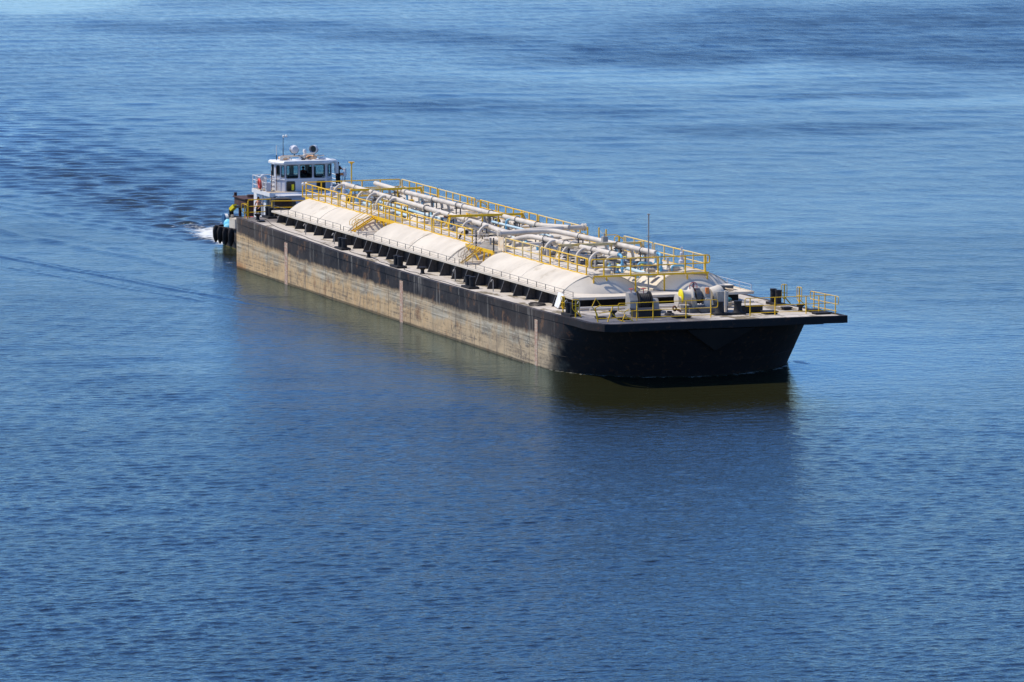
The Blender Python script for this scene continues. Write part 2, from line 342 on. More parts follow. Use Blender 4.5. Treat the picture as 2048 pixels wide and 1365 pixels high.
# ------------------------------------------------------------------ WATER
def interp(x, tab):
    return float(np.interp(x, [a for a, b in tab], [b for a, b in tab]))
def water():
    th0 = YAW
    a_in = np.linspace(-R(6.4), R(6.4), 640)
    a_out = np.linspace(R(6.4), 2*math.pi-R(6.4), 90)[1:-1]
    ang = np.concatenate([a_in, a_out])+th0; na = len(ang)
    # spacing in depth follows 1/r, so rows are about equally dense seen from the bridge
    inv = np.linspace(1/195., 1/1000., 2000); rr = 1/inv
    rad = np.concatenate([np.array([2, 60, 110, 150, 185.]), rr, np.geomspace(1020, 60000, 30)])
    A, Rr = np.meshgrid(ang, rad); X = CAM.x+Rr*np.cos(A); Y = CAM.y+Rr*np.sin(A)
    Z = np.zeros_like(X)
    inside = (Rr > 190) & (Rr < 995) & (np.cos(A-th0) > math.cos(R(6.38)))
    rng = np.random.RandomState(3)
    # light swell
    Zw = np.zeros_like(X); NW = 64; DR = Rr*Rr*2.05e-6
    for k in range(NW):
        lam =   .30*(1.45/.30)**((k+rng.rand())/NW); d = th0+.2+rng.normal(0, .72); ph = rng.uniform(0, 6.28)
        att_ = np.clip((lam/DR-2.6)/3.0, 0, 1)     # waves the sheet cannot carry far out are left to the shader
        Zw += att_*GEO*lam/6.28*math.sqrt(2/NW)*np.sin(2*math.pi/lam*(X*math.cos(d)+Y*math.sin(d))+ph)
    NF = 26
    for k in range(NF):
        lam = 2.6*(11/2.6)**((k+rng.rand())/NF); d = th0+.2+rng.normal(0, .95); ph = rng.uniform(0, 6.28)
        att_ = np.clip((lam/DR-2.6)/3.0, 0, 1)*(.35+.65*np.clip((Rr-300)/300, 0, 1))
        Zw += att_*GEOF*lam/6.28*math.sqrt(2/NF)*np.sin(2*math.pi/lam*(X*math.cos(d)+Y*math.sin(d))+ph)
    # wake astern of the tug (x < -20), spreading
    D = np.clip(-18-X, 0, None); yc = 6.0e-4*D*D
    wid = 4.5+.085*D
    env = np.exp(-((Y-yc)/wid)**2)*(D > 0)*np.minimum(1, D/4)*np.exp(-D/200)
    for k in range(26):
        lam = rng.uniform(.9, 3.6); d = rng.normal(-.25, .5); ph = rng.uniform(0, 6.28)
        Z += env*np.clip((lam/DR-2.6)/3., 0, 1)*.0115*lam**.9*np.sin(2*math.pi/lam*(X*math.cos(d)+Y*math.sin(d))+ph+1.3*np.sin(X*.11+ph)+.8*np.sin(Y*.3+ph))
    for sg in (-1, 1):
        dd = (Y-yc)*sg-(5.0+.20*D); e = np.exp(-(dd/2.2)**2)*(D > 4)*np.exp(-D/120)
        Z += .05*e*np.cos(dd*2.6+X*.35)
    # prop race boil close to the transom
    rc = np.exp(-((Y+1.5)/4.5)**2)*np.exp(-((X+27)/8)**2)
    Z += rc*(.10*np.sin(X*2.1+2*np.sin(Y*.8))+.09*np.sin(Y*2.3+X*.9))
    # divergent wave arms, both sides
    foam = np.exp(-((Y+2.0)/2.6)**2)*np.minimum(1, 1.25*np.exp(-np.clip(-20.5-X, 0, None)/14.))*((X < -18.5))
    foam = np.maximum(foam, .55*np.exp(-((Y-1)/7)**2)*np.exp(-((X+30)/9)**2))
    def line_dist(p, q):
        px, py = p; qx, qy = q; L = math.hypot(qx-px, qy-py); ux, uy = (qx-px)/L, (qy-py)/L
        t = (X-px)*ux+(Y-py)*uy; dd = -(X-px)*uy+(Y-py)*ux
        return t/L, dd
    for (p, q, a, wd) in [((38, -11.5), (-34, -27.5), .045, .5), ((36, -13.6), (-30, -31), .025, .5), ((8, -10), (-60, -22), .045, 1.3),
                          ((60, 12), (-80, 45), .06, 1.3)]:
        t, dd = line_dist(p, q)
        e = np.clip(t*4, 0, 1)*np.clip((1.25-t)*2, 0, 1)*(t > 0)*np.exp(-(dd/(wd*1.6))**2)
        Z += a*e*np.cos(dd*2*math.pi/(wd*2.2)+.7*np.sin(t*30))
    # bow wave
    # distance outside hull outline
    hb = np.where(X < 69, 8.23, 8.23*np.sqrt(np.clip(1-((X-69)/7.6)**2, 0, 1)))
    dout = np.where(X < 69, np.abs(Y)-8.23, np.hypot(np.clip(X-69, 0, None)/7.6*8.23, Y)-8.23)
    near = np.exp(-np.clip(dout, 0, None)/1.2)*((X > 66) & (X < 80))
    Z += near*.10
    foam = np.maximum(foam, .50*np.exp(-np.clip(dout, 0, None)/.35)*((X > 70) & (X < 79)))
    foam = np.maximum(foam, .9*np.exp(-((X-71.5)/1.3)**2-((Y-8.6)/.6)**2))
    foam = np.maximum(foam, .35*np.exp(-np.clip(dout, 0, None)/.25)*((X > 0) & (X < 70)))
    foam = np.maximum(foam, .42*np.exp(-((X+3.5)/3)**2-((Y+7.6)/.9)**2))
    churn = env*.8+rc*.9+.9*np.exp(-(Y/7.)**2)*(X < -14)*np.exp(-D/25)
    # wind-ruffled patches (x, y, length-x, width-y, amount), world metres
    ruf = np.zeros_like(X)+.12
    # local axes: s = to the right of the view, d = away along the view
    S = (X-CAM.x)*math.sin(YAW)-(Y-CAM.y)*math.cos(YAW); Dp = (X-CAM.x)*math.cos(YAW)+(Y-CAM.y)*math.sin(YAW)
    wob = 14*np.sin(S*.045+1)+9*np.sin(S*.11+Dp*.01)+5*np.sin(S*.27+2)
    def patch(x, y, ls, ld, amt):
        s0 = (x-CAM.x)*math.sin(YAW)-(y-CAM.y)*math.cos(YAW); d0 = (x-CAM.x)*math.cos(YAW)+(y-CAM.y)*math.sin(YAW)
        q = ((S-s0)/ls)**2+((Dp-d0+wob*min(1, ld/40.))/ld)**2
        return amt/(1+np.exp((q-1)*3.0))
    for pt in [(-288, 107, 17, 16, .5), (-259, 118, 16, 14, .5), (-255, 146, 42, 36, .75), (-300, 180, 40, 46, .6), (-208, 160, 30, 20, .6),
               (-164, 62, 14, 13, .65), (-150, 76, 8, 9, .5), (-177, 51, 8, 10, .4), (-161, 113, 13, 5, .7), (-120, 88, 15, 9, .6), (-118, 96, 14, 6, .35),
               (-60, 1, 9, 16, .3), (-88, 5, 8, 14, .25), (-30, -22, 12, 10, .35), (-320, 85, 20, 18, .4), (30, -25, 14, 16, .3),
               (60, -30, 22, 18, .35), (110, -40, 26, 25, .3), (90, -28, 14, 18, .3), (130, -35, 12, 20, .35), (150, -58, 20, 14, .35), (-95, 10, 9, 12, .3), (-75, 12, 16, 12, .35)]:
        ruf = np.maximum(ruf, .12+patch(*pt))
    slick = np.zeros_like(X)
    for pt in [(-390, 75, 16, 30, 1.), (-130, -5, 14, 22, .6), (-210, 110, 30, 18, .5), (-150, 120, 25, 10, .5), (-50, 60, 26, 30, .3)]:
        slick = np.maximum(slick, patch(*pt))
    slick = np.maximum(slick, .95*np.exp(-(np.clip(dout, 0, None)/20)**2)*np.clip((X-5)/50, 0, 1)*(X < 110))
    Z = Z+Zw*(.75+.9*ruf-.72*slick)
    Z = np.where(inside, Z, Z*.0)
    Z = np.where(dout < -.3, np.where((X > 1) & (X < 75), -.05, Z), Z)
    n0, n1 = X.shape
    V = np.stack([X, Y, Z], -1).reshape(-1, 3)
    idx = np.arange(n0*n1).reshape(n0, n1)
    nxt = np.roll(idx, -1, axis=1)
    F = np.stack([idx[:-1], nxt[:-1], nxt[1:], idx[1:]], -1).reshape(-1, 4)
    me = bpy.data.meshes.new('water')
    me.vertices.add(len(V)); me.vertices.foreach_set('co', V.ravel().astype(np.float32))
    me.loops.add(F.size); me.loops.foreach_set('vertex_index', F.ravel().astype(np.int32))
    me.polygons.add(len(F)); me.polygons.foreach_set('loop_start', np.arange(0, F.size, 4, dtype=np.int32))
    me.update(); me.validate()
    far = np.clip((Rr-260)/420, 0, 1)
    for nm, arr in (('far', far), ('foam', foam), ('churn', churn), ('ruffle', ruf), ('slick', slick)):
        at = me.attributes.new(nm, 'FLOAT', 'POINT'); at.data.foreach_set('value', np.clip(arr, 0, 1).ravel().astype(np.float32))
    me.shade_smooth()
    if me.polygons[0].normal.z < 0: me.flip_normals()
    m, n, l, p = new_mat('river_water')
    def att(nm):
        a = n.new('ShaderNodeAttribute'); a.attribute_name = nm; return a.outputs['Fac']
    rot = (0, 0, -YAW)
    v1 = mapping(n, l, (1, .62, 1), rot); 
    n1_ = noise(n, l, v1, 2.2, 3, .6, .4)
    n2_ = noise(n, l, mapping(n, l, (1, .7, 1), rot, (5, 9, 0)), 6.5, 2, .5, .3)
    n3_ = noise(n, l, mapping(n, l, (1, .6, 1), rot, (15, 2, 0)), .95, 3, .55, .3)
    big = noise(n, l, mapping(n, l, (1, .30, 1), rot, (1, 4, 0)), .028, 5, .6, .3)
    patchy = ramp(n, l, big, [(.36, 0.), (.66, 1.)])
    mid_ = noise(n, l, mapping(n, l, (.5, 1, 1), rot, (3, 8, 0)), .11, 5, .65, .5)
    ru = mth(n, l, 'MULTIPLY', att('ruffle'), mth(n, l, 'MULTIPLY_ADD', mid_, 2.0, -.15))
    ru = mth(n, l, 'ADD', ru, mth(n, l, 'MULTIPLY', patchy, .30))
    ru = mth(n, l, 'SUBTRACT', ru, mth(n, l, 'MULTIPLY', att('slick'), .55))
    amp = mth(n, l, 'MULTIPLY_ADD', ru, WAVE[0], WAVE[1])
    h = mth(n, l, 'ADD', mth(n, l, 'MULTIPLY', n1_, .20), mth(n, l, 'MULTIPLY', n2_, .085))
    h = mth(n, l, 'ADD', h, mth(n, l, 'MULTIPLY', n3_, .22))
    h = mth(n, l, 'MULTIPLY', mth(n, l, 'MULTIPLY', h, amp), mth(n, l, 'MULTIPLY', mth(n, l, 'MULTIPLY_ADD', att('far'), -.5, 1.0), mth(n, l, 'MULTIPLY_ADD', att('slick'), -.5, 1.0)))
    b = n.new('ShaderNodeBump'); b.inputs['Strength'].default_value = 1; b.inputs['Distance'].default_value = 1
    l.new(h, b.inputs['Height'])
    l.new(b.outputs[0], p.inputs['Normal'])
    body = mix(n, l, att('churn'), WBODY, (.024, .024, .008))
    fn = noise(n, l, mapping(n, l, (1, .45, 1), rot), 1.6, 6, .75, .6)
    fo = mth(n, l, 'ADD', att('foam'), mth(n, l, 'MULTIPLY_ADD', fn, 1.5, -1.0))
    fo = ramp(n, l, fo, [(.22, 0.), (.46, 1.)])
    # surface reflection: Schlick Fresnel from 2 %, over the murky body of the river
    p.inputs['Base Color'].default_value = (.02, .02, .02, 1); p.inputs['Metallic'].default_value = 1
    p.inputs['Specular Tint'].default_value = (*WTINT, 1)
    df = n.new('ShaderNodeBsdfDiffuse'); l.new(mix(n, l, fo, body, (.62, .61, .54)), df.inputs['Color'])
    ad = n.new('ShaderNodeAddShader'); l.new(p.outputs[0], ad.inputs[0]); l.new(df.outputs[0], ad.inputs[1])
    l.new(ad.outputs[0], n['Material Output'].inputs['Surface'])
    rg = mth(n, l, 'MULTIPLY_ADD', att('far'), ROUGH[1], ROUGH[0])
    rg = mth(n, l, 'MULTIPLY_ADD', mth(n, l, 'SUBTRACT', ru, .12), mth(n, l, 'MULTIPLY_ADD', att('far'), ROUGH[2], .08), rg)
    grain = noise(n, l, mapping(n, l, (.26, .9, 1), rot, (7, 1, 0)), 1.0, 4, .7, .3)
    rg = mth(n, l, 'MULTIPLY_ADD', mth(n, l, 'SUBTRACT', grain, .5), mth(n, l, 'MULTIPLY', att('far'), .30), rg)
    rg = mth(n, l, 'MULTIPLY_ADD', fo, .4, rg)
    l.new(mth(n, l, 'MAXIMUM', rg, .08), p.inputs['Roughness'])
    me.materials.append(m)
    o = bpy.data.objects.new('water', me); col.objects.link(o); tag(o, kind='structure', label='rippled blue river water')
WAVE = (.32, .32); GEO = .080; GEOF = .030
ROUGH = (.10, .045, .105)
WTINT = (.65, .885, 1.0)
WBODY = (.0105, .0105, .0035)
water()

# ------------------------------------------------------------------ BARGE
barge = empty('tank_barge', (0, 0, 0))
tag(barge, 'long black and tan tank barge with cream tanks and yellow walkways', 'barge')
HW = 8.23
DZ = [(0, 3.85), (12, 3.71), (25, 3.57), (35, 3.52), (44, 3.51), (53, 3.57), (61, 3.63), (68, 3.70), (73, 3.80), (80, 3.95)]
def dz(x): return interp(x, DZ)
def plan(z, n=18):
    xs = 69.1+1.13*z if z < 2.9 else 69.1+1.13*2.9; xf = 76.3+.75*z
    xs = min(xs, 72.4)
    pts = [(x, -HW) for x in np.linspace(0, xs, 40)]
    for k in range(1, n+1):
        t = k/n*math.pi/2; c = math.sin(t); s_ = math.cos(t)
        pts.append((xs+(xf-xs)*c**(2/1.75), -HW*s_**(2/1.75)))
    return pts
mb = MB(); lev = [-1.2, -.2, .5, 1.2, 2.0, 2.8, 9]
rows = []
for z in lev:
    zz = z if z < 9 else 3.3
    pl = plan(zz); pl = pl+[(x, -y) for x, y in pl[-2::-1]]
    rows.append([Vector((x, y, z if z < 9 else (dz(x)-.42 if x < 72 else 3.40))) for x, y in pl])
L = len(rows[0]); vs = [v for r in rows for v in r]; fs = []
for i in range(len(rows)-1):
    for j in range(L):
        fs.append((i*L+j, i*L+(j+1) % L, (i+1)*L+(j+1) % L, (i+1)*L+j))
mb.add(vs, fs)
hull = mb.build('hull', 'hull', barge, 40)
for z_, a0 in ((1.15, 0.), (2.35, 0.)):
    pl = plan(z_); pl = pl+[(x, -y) for x, y in pl[-2::-1]]
    MB().tube([(x, y*1.0012, z_) for x, y in pl if x > 68.8], .010, 5).build('plate_seam', 'black', hull)
# sheer strake / rubbing band round the whole deck edge, square forward of x = 72
def strake():
    mb = MB(); xs = list(np.linspace(0, 77.6, 60))
    edge = [(0, 0)]+[]
    pl = [(x, -HW-.03-(.10 if x > 75.6 else 0)) for x in xs]+[(78.9, -HW+.45), (79.15, -HW+1.0)]+[(79.2, y) for y in np.linspace(-5, 5, 11)]+[(79.35, HW-.1), (79.2, HW+.28)]+[(x, HW+.03+(.28 if x > 75.6 else 0)) for x in xs[::-1]]
    n = len(pl); rng = random.Random(2)
    vs = []; 
    for i, (x, y) in enumerate(pl):
        t = dz(x); b = t-.44 if x < 78 else t-.47+rng.uniform(-.03, .03)
        a = rng.uniform(-.012, .012); ox = a if abs(y) > 8 else 0; 
        c = Vector((x, y, 0)); inn = Vector((0, -math.copysign(.34, y), 0)) if x < 77.7 else Vector((-.34, 0, 0)) 
        if x >= 77.7 and abs(y) > 7: inn = Vector((-.3, -math.copysign(.3, y), 0))
        vs += [Vector((x, y+ox, b)), Vector((x, y+ox, t)), Vector((x, y, t))+inn, Vector((x, y, b))+inn]
    fs = []
    for i in range(n-1):
        for k in range(4): fs.append((i*4+k, (i+1)*4+k, (i+1)*4+(k+1) % 4, i*4+(k+1) % 4))
    fs += [(0, 1, 2, 3), tuple((n-1)*4+k for k in (3, 2, 1, 0))]
    mb.add(vs, fs); return mb
m_strake = paint('sheer_strake_paint', (.035, .03, .028), (.022, .021, .022), .4, .65, .3, rough=.6, dirt=(.10, .05, .03), dlo=.60, dhi=.72, dscale=.8, spec=.2)
strake().build('rubbing_strake', 'hull', barge, 35)
# deck plating
mb = MB(); xs = list(np.linspace(.02, 79.05, 80)); vs = []; fs = []
for x in xs:
    e = HW-.30 if x < 77.6 else HW-.30-(x-77.6)*.8
    vs += [Vector((x, y, dz(x)-.012)) for y in (-e, 0, max(e, HW-.1) if x > 75.6 else e)]
for i in range(len(xs)-1):
    for k in (0, 1): fs.append((i*3+k, (i+1)*3+k, (i+1)*3+k+1, i*3+k+1))
mb.add(vs, fs); mb.build('deck', 'deck', barge, 30)
# stern plate edge + underside of the overhanging bow platform
mb = MB(); mb.prism([(71.0, -HW+.1, 3.40), (78.8, -HW+1.2, 3.45), (78.8, HW-1.2, 3.45), (71.0, HW-.1, 3.40)], (0, 0, -.06))
mb.build('bow_platform_underside', 'black', barge, 0)
MB().box(-.02, .12, -HW+.05, HW-.05, 3.35, 3.83).build('stern_plate', 'black', barge, 0)
# V-shaped knuckle at the stem
mb = MB(); mb.add([(79.02, -2.3, 3.38), (79.02, 2.3, 3.38), (78.0, 0, 1.9), (78.0, -2.3, 3.38), (78.0, 2.3, 3.38), (77.2, 0, 1.75)],
                  [(0, 1, 2), (0, 2, 5, 3), (1, 4, 5, 2), (0, 3, 4, 1)])
mb.build('stem_knuckle', m_strake, barge, 0)
for x, wd in ((12.9, .72), (40.05, .66), (67.6, .52)):
    mb = MB(); zt_ = dz(x)-.62; segs = 16
    for k in range(segs):
        z0 = -.3+(zt_+.3)*k/segs; z1 = -.3+(zt_+.3)*(k+1)/segs
        mb.box(x-wd/2-.01*(k % 2), x+wd/2+.01*(k % 2), -HW-.022, -HW+.01, z0, z1-.008)
    mb.build('draft_mark', 'stripe', barge, 0)
# weld seams on the side
sm0 = MB().box(3.188, 3.212, -HW-.008, -HW+.01, .05, 3.05).build('seam', 'brace', hull, 0)
for x in np.arange(3.2+4.85, 69, 4.85): copy_at(sm0, (x-3.2, 0, 0), hull)

# trunk (raised box), overhanging plate
ZT = 4.55
TX0, TX1 = 2.75, 69.0
MB().box(TX0+.6, 67.3, -5.87, 5.87, 3.3, 4.46).build('trunk_wall', 'black', barge, 0)
mb = MB()
mb.prism([(TX0, -6.24, 4.46), (TX1, -6.24, 4.46), (TX1, 6.24, 4.36), (TX0, 6.24, 4.46)], (0, 0, ZT-4.46))
mb.build('trunk_deck', 'cream', barge, 0)
mb = MB()
mb.box(TX0, TX1+.03, -6.28, -6.243, 4.42, 4.54); mb.box(TX0, TX1+.03, 6.243, 6.28, 4.42, 4.54); mb.box(TX1+.003, TX1+.04, -6.24, 6.24, 4.38, 4.53)
mb.build('trunk_edge_flange', 'cream', barge, 0)
BX = [4.72, 7.02, 9.43, 11.85, 14.2, 16.57, 18.9, 21.37, 23.8, 26.2, 27.4, 29.65, 31.5, 33.3, 35.95, 38.4, 40.75, 43.36, 45.8, 48.3, 50.7, 53.2, 55.8, 58.3, 60.8, 63.2, 65.8]
def brace_mb(x, z0):
    mb = MB(); mb.prism([(x-.012, -5.87, z0-.1), (x-.012, -6.55, z0-.1), (x-.012, -6.20, 4.45), (x-.012, -5.87, 4.45)], (.024, 0, 0))
    mb.prism([(x-.06, -6.58, z0-.1), (x-.06, -6.23, 4.45), (x-.06, -6.20, 4.45), (x-.06, -6.55, z0-.1)], (.12, 0, 0)); return mb
b0 = brace_mb(BX[0], 3.6).build('buttress', 'brace', barge, 0)
for x in BX[1:]: copy_at(b0, (x-BX[0], 0, 0))
st0 = MB().box(67.3, 67.62, -4.32, -4.18, 3.55, 4.35).build('stiffener', 'brace', barge, 0)
for y in (-1.2, 1.6, 4.6): copy_at(st0, (0, y+4.25, 0))
MB().box(67.55, 67.66, -5.95, 5.95, 3.68, 3.78).build('pipe_guard', 'pipe', barge, 0)

# tanks
def tank(y0, x0, x1):
    mb = MB(); Rt = 3.74; zc = 1.96; base = ZT-.02; Rd = 4.3; inn = math.sqrt(Rd*Rd-Rt*Rt)
    half = math.sqrt(Rt*Rt-(base-zc)**2); phm = math.asin(half/Rt); N = 20
    def sec(r, x):
        # arc at radius r around tank axis, clipped at the trunk deck
        hh = math.sqrt(max(0, r*r-(base-zc)**2)); ph = math.asin(min(1, hh/r))
        return [Vector((x, y0+r*math.sin(-ph+2*ph*k/N), zc+r*math.cos(-ph+2*ph*k/N))) for k in range(N+1)]
    rows = []
    rs = [base-zc+.001, 2.72, 2.9, 3.1, 3.3, 3.48, 3.62, 3.70, 3.735]
    for r in rs: rows.append(sec(r, x0-(math.sqrt(Rd*Rd-r*r)-inn)))
    for x in np.linspace(x0, x1, 26): rows.append(sec(Rt, x))
    for r in rs[::-1]: rows.append(sec(r, x1+(math.sqrt(Rd*Rd-r*r)-inn)))
    # plating not quite fair: shallow dents
    rng = random.Random(int(x0*10+y0*7)); ph1 = rng.uniform(0, 6)
    for r_ in rows:
        for v in r_:
            if v.z > base+.03: v.z += .026*math.sin(v.x*1.7+ph1)*math.sin(v.y*2.3+v.x*.4)+.018*math.sin(v.x*3.9+v.y*1.2+ph1*2)
    vs = [v for r_ in rows for v in r_]; fs = []
    for i in range(len(rows)-1):
        for k in range(N): a = i*(N+1)+k; fs.append((a, a+1, a+N+2, a+N+1))
    mb.add(vs, fs)
    t = mb.build('tank', M['cream'], barge, 28)
    # raised joint ring at the front head and mid
    for xx in (x1+.02, (x0+x1)/2):
        r = MB(); r.tube([v+Vector((0, (v.y-y0)*.004, .006)) for v in sec(Rt, xx)], .028, 5); r.build('weld_ring', 'cream', t, 40)
    return t
TK = [(5.3, 20.6), (26.0, 43.0), (49.0, 65.9)]
tanks = {}
for i, (a, b) in enumerate(TK):
    for y in (-3.16, 3.16): tanks[(i, y > 0)] = tank(y, a, b)
def tz(x, y):
    yc = -3.16 if y < 0 else 3.16
    d = abs(y-yc); return 1.96+math.sqrt(max(0, 3.74**2-d*d)) if d < 3.7 else ZT

# ---- railings: a part 'railing' (rails) with each post a sub-part
def railing(tops, posts, hgt=1.05, mids=(.5,), mat='yellow', r=.044, parent=None, loops=(0, 0), toe=None, post_r=.05, pm=None, name='railing', post_drop=0.0, label=None):
    """tops: polyline of the hand rail (3D); posts: list of (x,y,ztop); mids: distances below the top rail"""
    parent = parent or barge
    mb = MB(); T = [Vector(t) for t in tops]
    mlow = max(mids) if mids else 0
    path = list(T)
    def ext(p, q, d): return p+(p-q).normalized()*d
    if mids:
        lp = [t-Vector((0, 0, mids[-1] if False else mids[0])) for t in T]
        if loops[0]:
            a = ext(T[0], T[1], .3); b = ext(lp[0], lp[1], .3)
            path = [lp[0], b, a]+path[0:]
        if loops[1]:
            a = ext(T[-1], T[-2], .3); b = ext(lp[-1], lp[-2], .3)
            path = path+[a, b, lp[-1]]
        mb.tube(fillet(path, .22, 4), r, 6)
        for m_ in mids:
            mb.tube([t-Vector((0, 0, m_)) for t in T], r*.9, 6)
    else: mb.tube(fillet(path, .15, 4), r, 6)
    rail = mb.build(name, mat, parent, 50, label=label)
    p0 = None
    for (x, y, z) in posts:
        if p0 is None:
            pb = MB(); pb.bar((x, y, z-hgt-post_drop), (x, y, z), post_r*2, post_r*1.4, (0, 1, 0))
            p0 = pb.build('post', pm or mat, rail, 0); P0 = Vector((x, y, z))
        else:
            copy_at(p0, Vector((x, y, z))-P0)
    return rail
ZW = 5.62
def fascia(x0, x1, y, mat='yellow'):
    return MB().box(x0, x1, y-.03, y+.03, ZW-.16, ZW+.03)
def walkway(x0, x1, yo, yi, mat='floor'):
    mb = MB(); lo, hi = min(yo, yi), max(yo, yi)
    for xx in np.arange(x0, x1, .16): mb.box(xx, xx+.09, lo+.035, hi, ZW-.045, ZW)
    o = mb.build('walkway', mat, barge, 0)
    mb = MB(); mb.box(x0, x1, yo-.03, yo+.03, ZW-.20, ZW+.035); mb.box(x0, x1, yi-.02 if yi > yo else yi-.02, yi+.02, ZW-.12, ZW+.01)
    mb.build('edge_channel', 'yellow', o, 0)
    if yo < 0:
        xx = x0+.6; b0 = None
        while xx < x1:
            if b0 is None: b0 = MB().box(xx-.035, xx+.035, yo-.045, yo+.03, ZW-.42, ZW-.18).build('bracket', 'yellow', o, 0); bx0 = xx
            else: copy_at(b0, (xx-bx0, 0, 0))
            xx += .83
    return o
YO, YI = 4.03, 3.15
walkway(4.3, 20.3, -YO, -YI); walkway(24.5, 43.1, -YO, -YI); walkway(49.0, 65.6, -YO, -YI)
o = walkway(20.31, 24.49, -YO, -2.6); 
o = walkway(43.11, 48.99, -YO-.55, -2.9)
walkway(3.4, 66.2, YO, YI)
# cross walkways
for xa, xb in ((3.3, 4.28), (65.62, 66.5)):
    mb = MB()
    for yy in np.arange(-4.0, 4.05, .16): mb.box(xa, xb, yy, yy+.08, ZW-.05, ZW-.004)
    o = mb.build('walkway', 'floor', barge, 0)
    mb = MB(); mb.box(xb, xb+.05, -3.9, 4.1, ZW-.09, ZW+.03); mb.box(xa-.05, xa, -4.0, 4.1, ZW-.09, ZW+.03)
    mb.build('edge_channel', 'yellow', o, 0)
    if xb > 60:
        for yy in (-3.9, -3.0, -1.0, 1.0, 2.6, 4.0):
            MB().box(xb-.05, xb+.045, yy-.04, yy+.04, 4.5 if abs(abs(yy)-3) > 1 else 5.0, ZW-.1).build('leg', 'yellow', o, 0)
ZR = 6.64
def z_r(x): return interp(x, [(4, 6.66), (30, 6.56), (42, 6.56), (66, 6.67)])
def rail_x(x0, x1, y, posts, loops=(0, 0), mat='yellow', pm=None, **k):
    tops = [(x, y, z_r(x)) for x in np.linspace(x0, x1, 6)]
    return railing(tops, [(x, y, z_r(x)) for x in posts], mids=(.52,), loops=loops, mat=mat, pm=pm, post_drop=.18, **k)
rail_x(4.45, 12.4, -YO, [4.45, 6.03, 7.6, 9.24, 10.8, 12.4])
rail_x(12.85, 20.35, -YO, [12.85, 14.41, 16.1, 17.7, 19.38, 20.35])
rail_x(21.9, 34.2, -YO, [22.13, 23.75, 24.6, 26.0, 27.54, 29.28, 30.92, 32.56, 34.2])
rail_x(34.62, 43.0, -YO, [34.62, 36.27, 37.93, 39.64, 41.26, 42.9])
rail_x(49.8, 56.55, -YO, [49.82, 51.52, 53.2, 54.87, 56.55], mat='yellow_dust')
rail_x(56.95, 65.5, -YO, [56.95, 58.63, 60.35, 62.04, 63.78, 65.5], loops=(0, 1))
# inner rail of the first landing
railing([(21.6, -2.62, 6.62), (24.6, -2.62, 6.62)], [(21.7, -2.62, 6.62), (23.1, -2.62, 6.62), (24.5, -2.62, 6.62)], mids=(.52,), loops=(0, 0))
railing([(20.4, -2.62, 6.62), (20.4, -3.15, 6.62)], [(20.4, -3.1, 6.62)], mids=(.52,))
railing([(43.1, -2.95, 6.2), (43.1, -4.55, 6.2)], [(45.3, -4.58, 6.45), (48.9, -4.58, 6.55)], mids=(), mat='pipe', pm='brace')
# port side rails
rail_x(3.2, 11.6, YO, [3.2, 4.98, 6.65, 8.31, 9.95, 11.6], loops=(0, 0), mat='yellow_dust', pm='yellow')
rail_x(11.92, 20.2, YO, [11.92, 13.67, 15.21, 16.86, 18.53, 19.48, 20.2], mat='yellow_dust', pm='yellow')
rail_x(21.45, 33.7, YO, [21.45, 23.15, 24.85, 25.41, 27.0, 28.66, 30.38, 32.01, 33.7], mat='yellow', pm='yellow')
rail_x(34.02, 44.0, YO, [34.02, 35.69, 37.43, 39.11, 40.84, 42.5, 44.0], mat='yellow_dust', pm='yellow')
rail_x(51.36, 56.5, YO, [51.4, 53.07, 54.81, 56.5], loops=(1, 0), mat='yellow_dust', pm='yellow_dust')
rail_x(56.85, 66.0, YO, [56.85, 58.65, 60.39, 62.13, 63.92, 65.9], loops=(0, 1), mat='yellow_dust', pm='yellow_dust')
# stair-head hoops on the port side
for x in (20.3, 49.0):
    mb = MB(); mb.tube(fillet([(x, YO-.5, 6.5), (x, YO+.3, 6.5), (x+.3, YO+1.0, 5.9)], .2), .03); mb.tube([(x, YO-.5, 5.6), (x, YO-.5, 6.5)], .03)
    mb.tube(fillet([(x+.8, YO-.2, 5.6), (x+.8, YO-.2, 6.5), (x+.8, YO+.6, 6.3), (x+.8, YO+.6, 5.6)], .2), .03)
    mb.box(x+1.1, x+1.16, YO-.05, YO+.08, 5.6, 6.5)
    mb.build('stair_hoop', 'yellow', barge, 50)
mb = MB(); mb.box(46.2, 46.28, YO-.04, YO+.04, ZW, 6.75); mb.box(47.6, 47.68, YO-.04, YO+.04, ZW, 6.75); mb.build('gate_post', 'yellow', barge, 0)
MB().tube([(46.24+1.4*t, YO, 6.65-.25*math.sin(math.pi*t)) for t in np.linspace(0, 1, 9)], .014, 5).build('gate_chain', 'sand', barge)
# front and rear cross rails
yy = np.linspace(-3.75, 3.75, 5)
railing([(66.5, -3.75, 6.70), (66.5, 3.85, 6.74)], [(66.52, y, 6.74) for y in (-3.2, -1.35, .55, 2.45, 3.85)], mids=(.52,), loops=(1, 1), post_drop=.1)
railing([(3.45, -3.9, 6.68), (3.45, 3.5, 6.70)], [(3.42, y, 6.7) for y in (-4.0, -2.5, -.9, .75, 2.2)], mids=(.55,), loops=(0, 1), post_drop=.1)
MB().ball((4.2, -4.2, 6.62), .12).ball((4.2, -3.95, 6.66), .10).build('floodlight', 'white', barge)
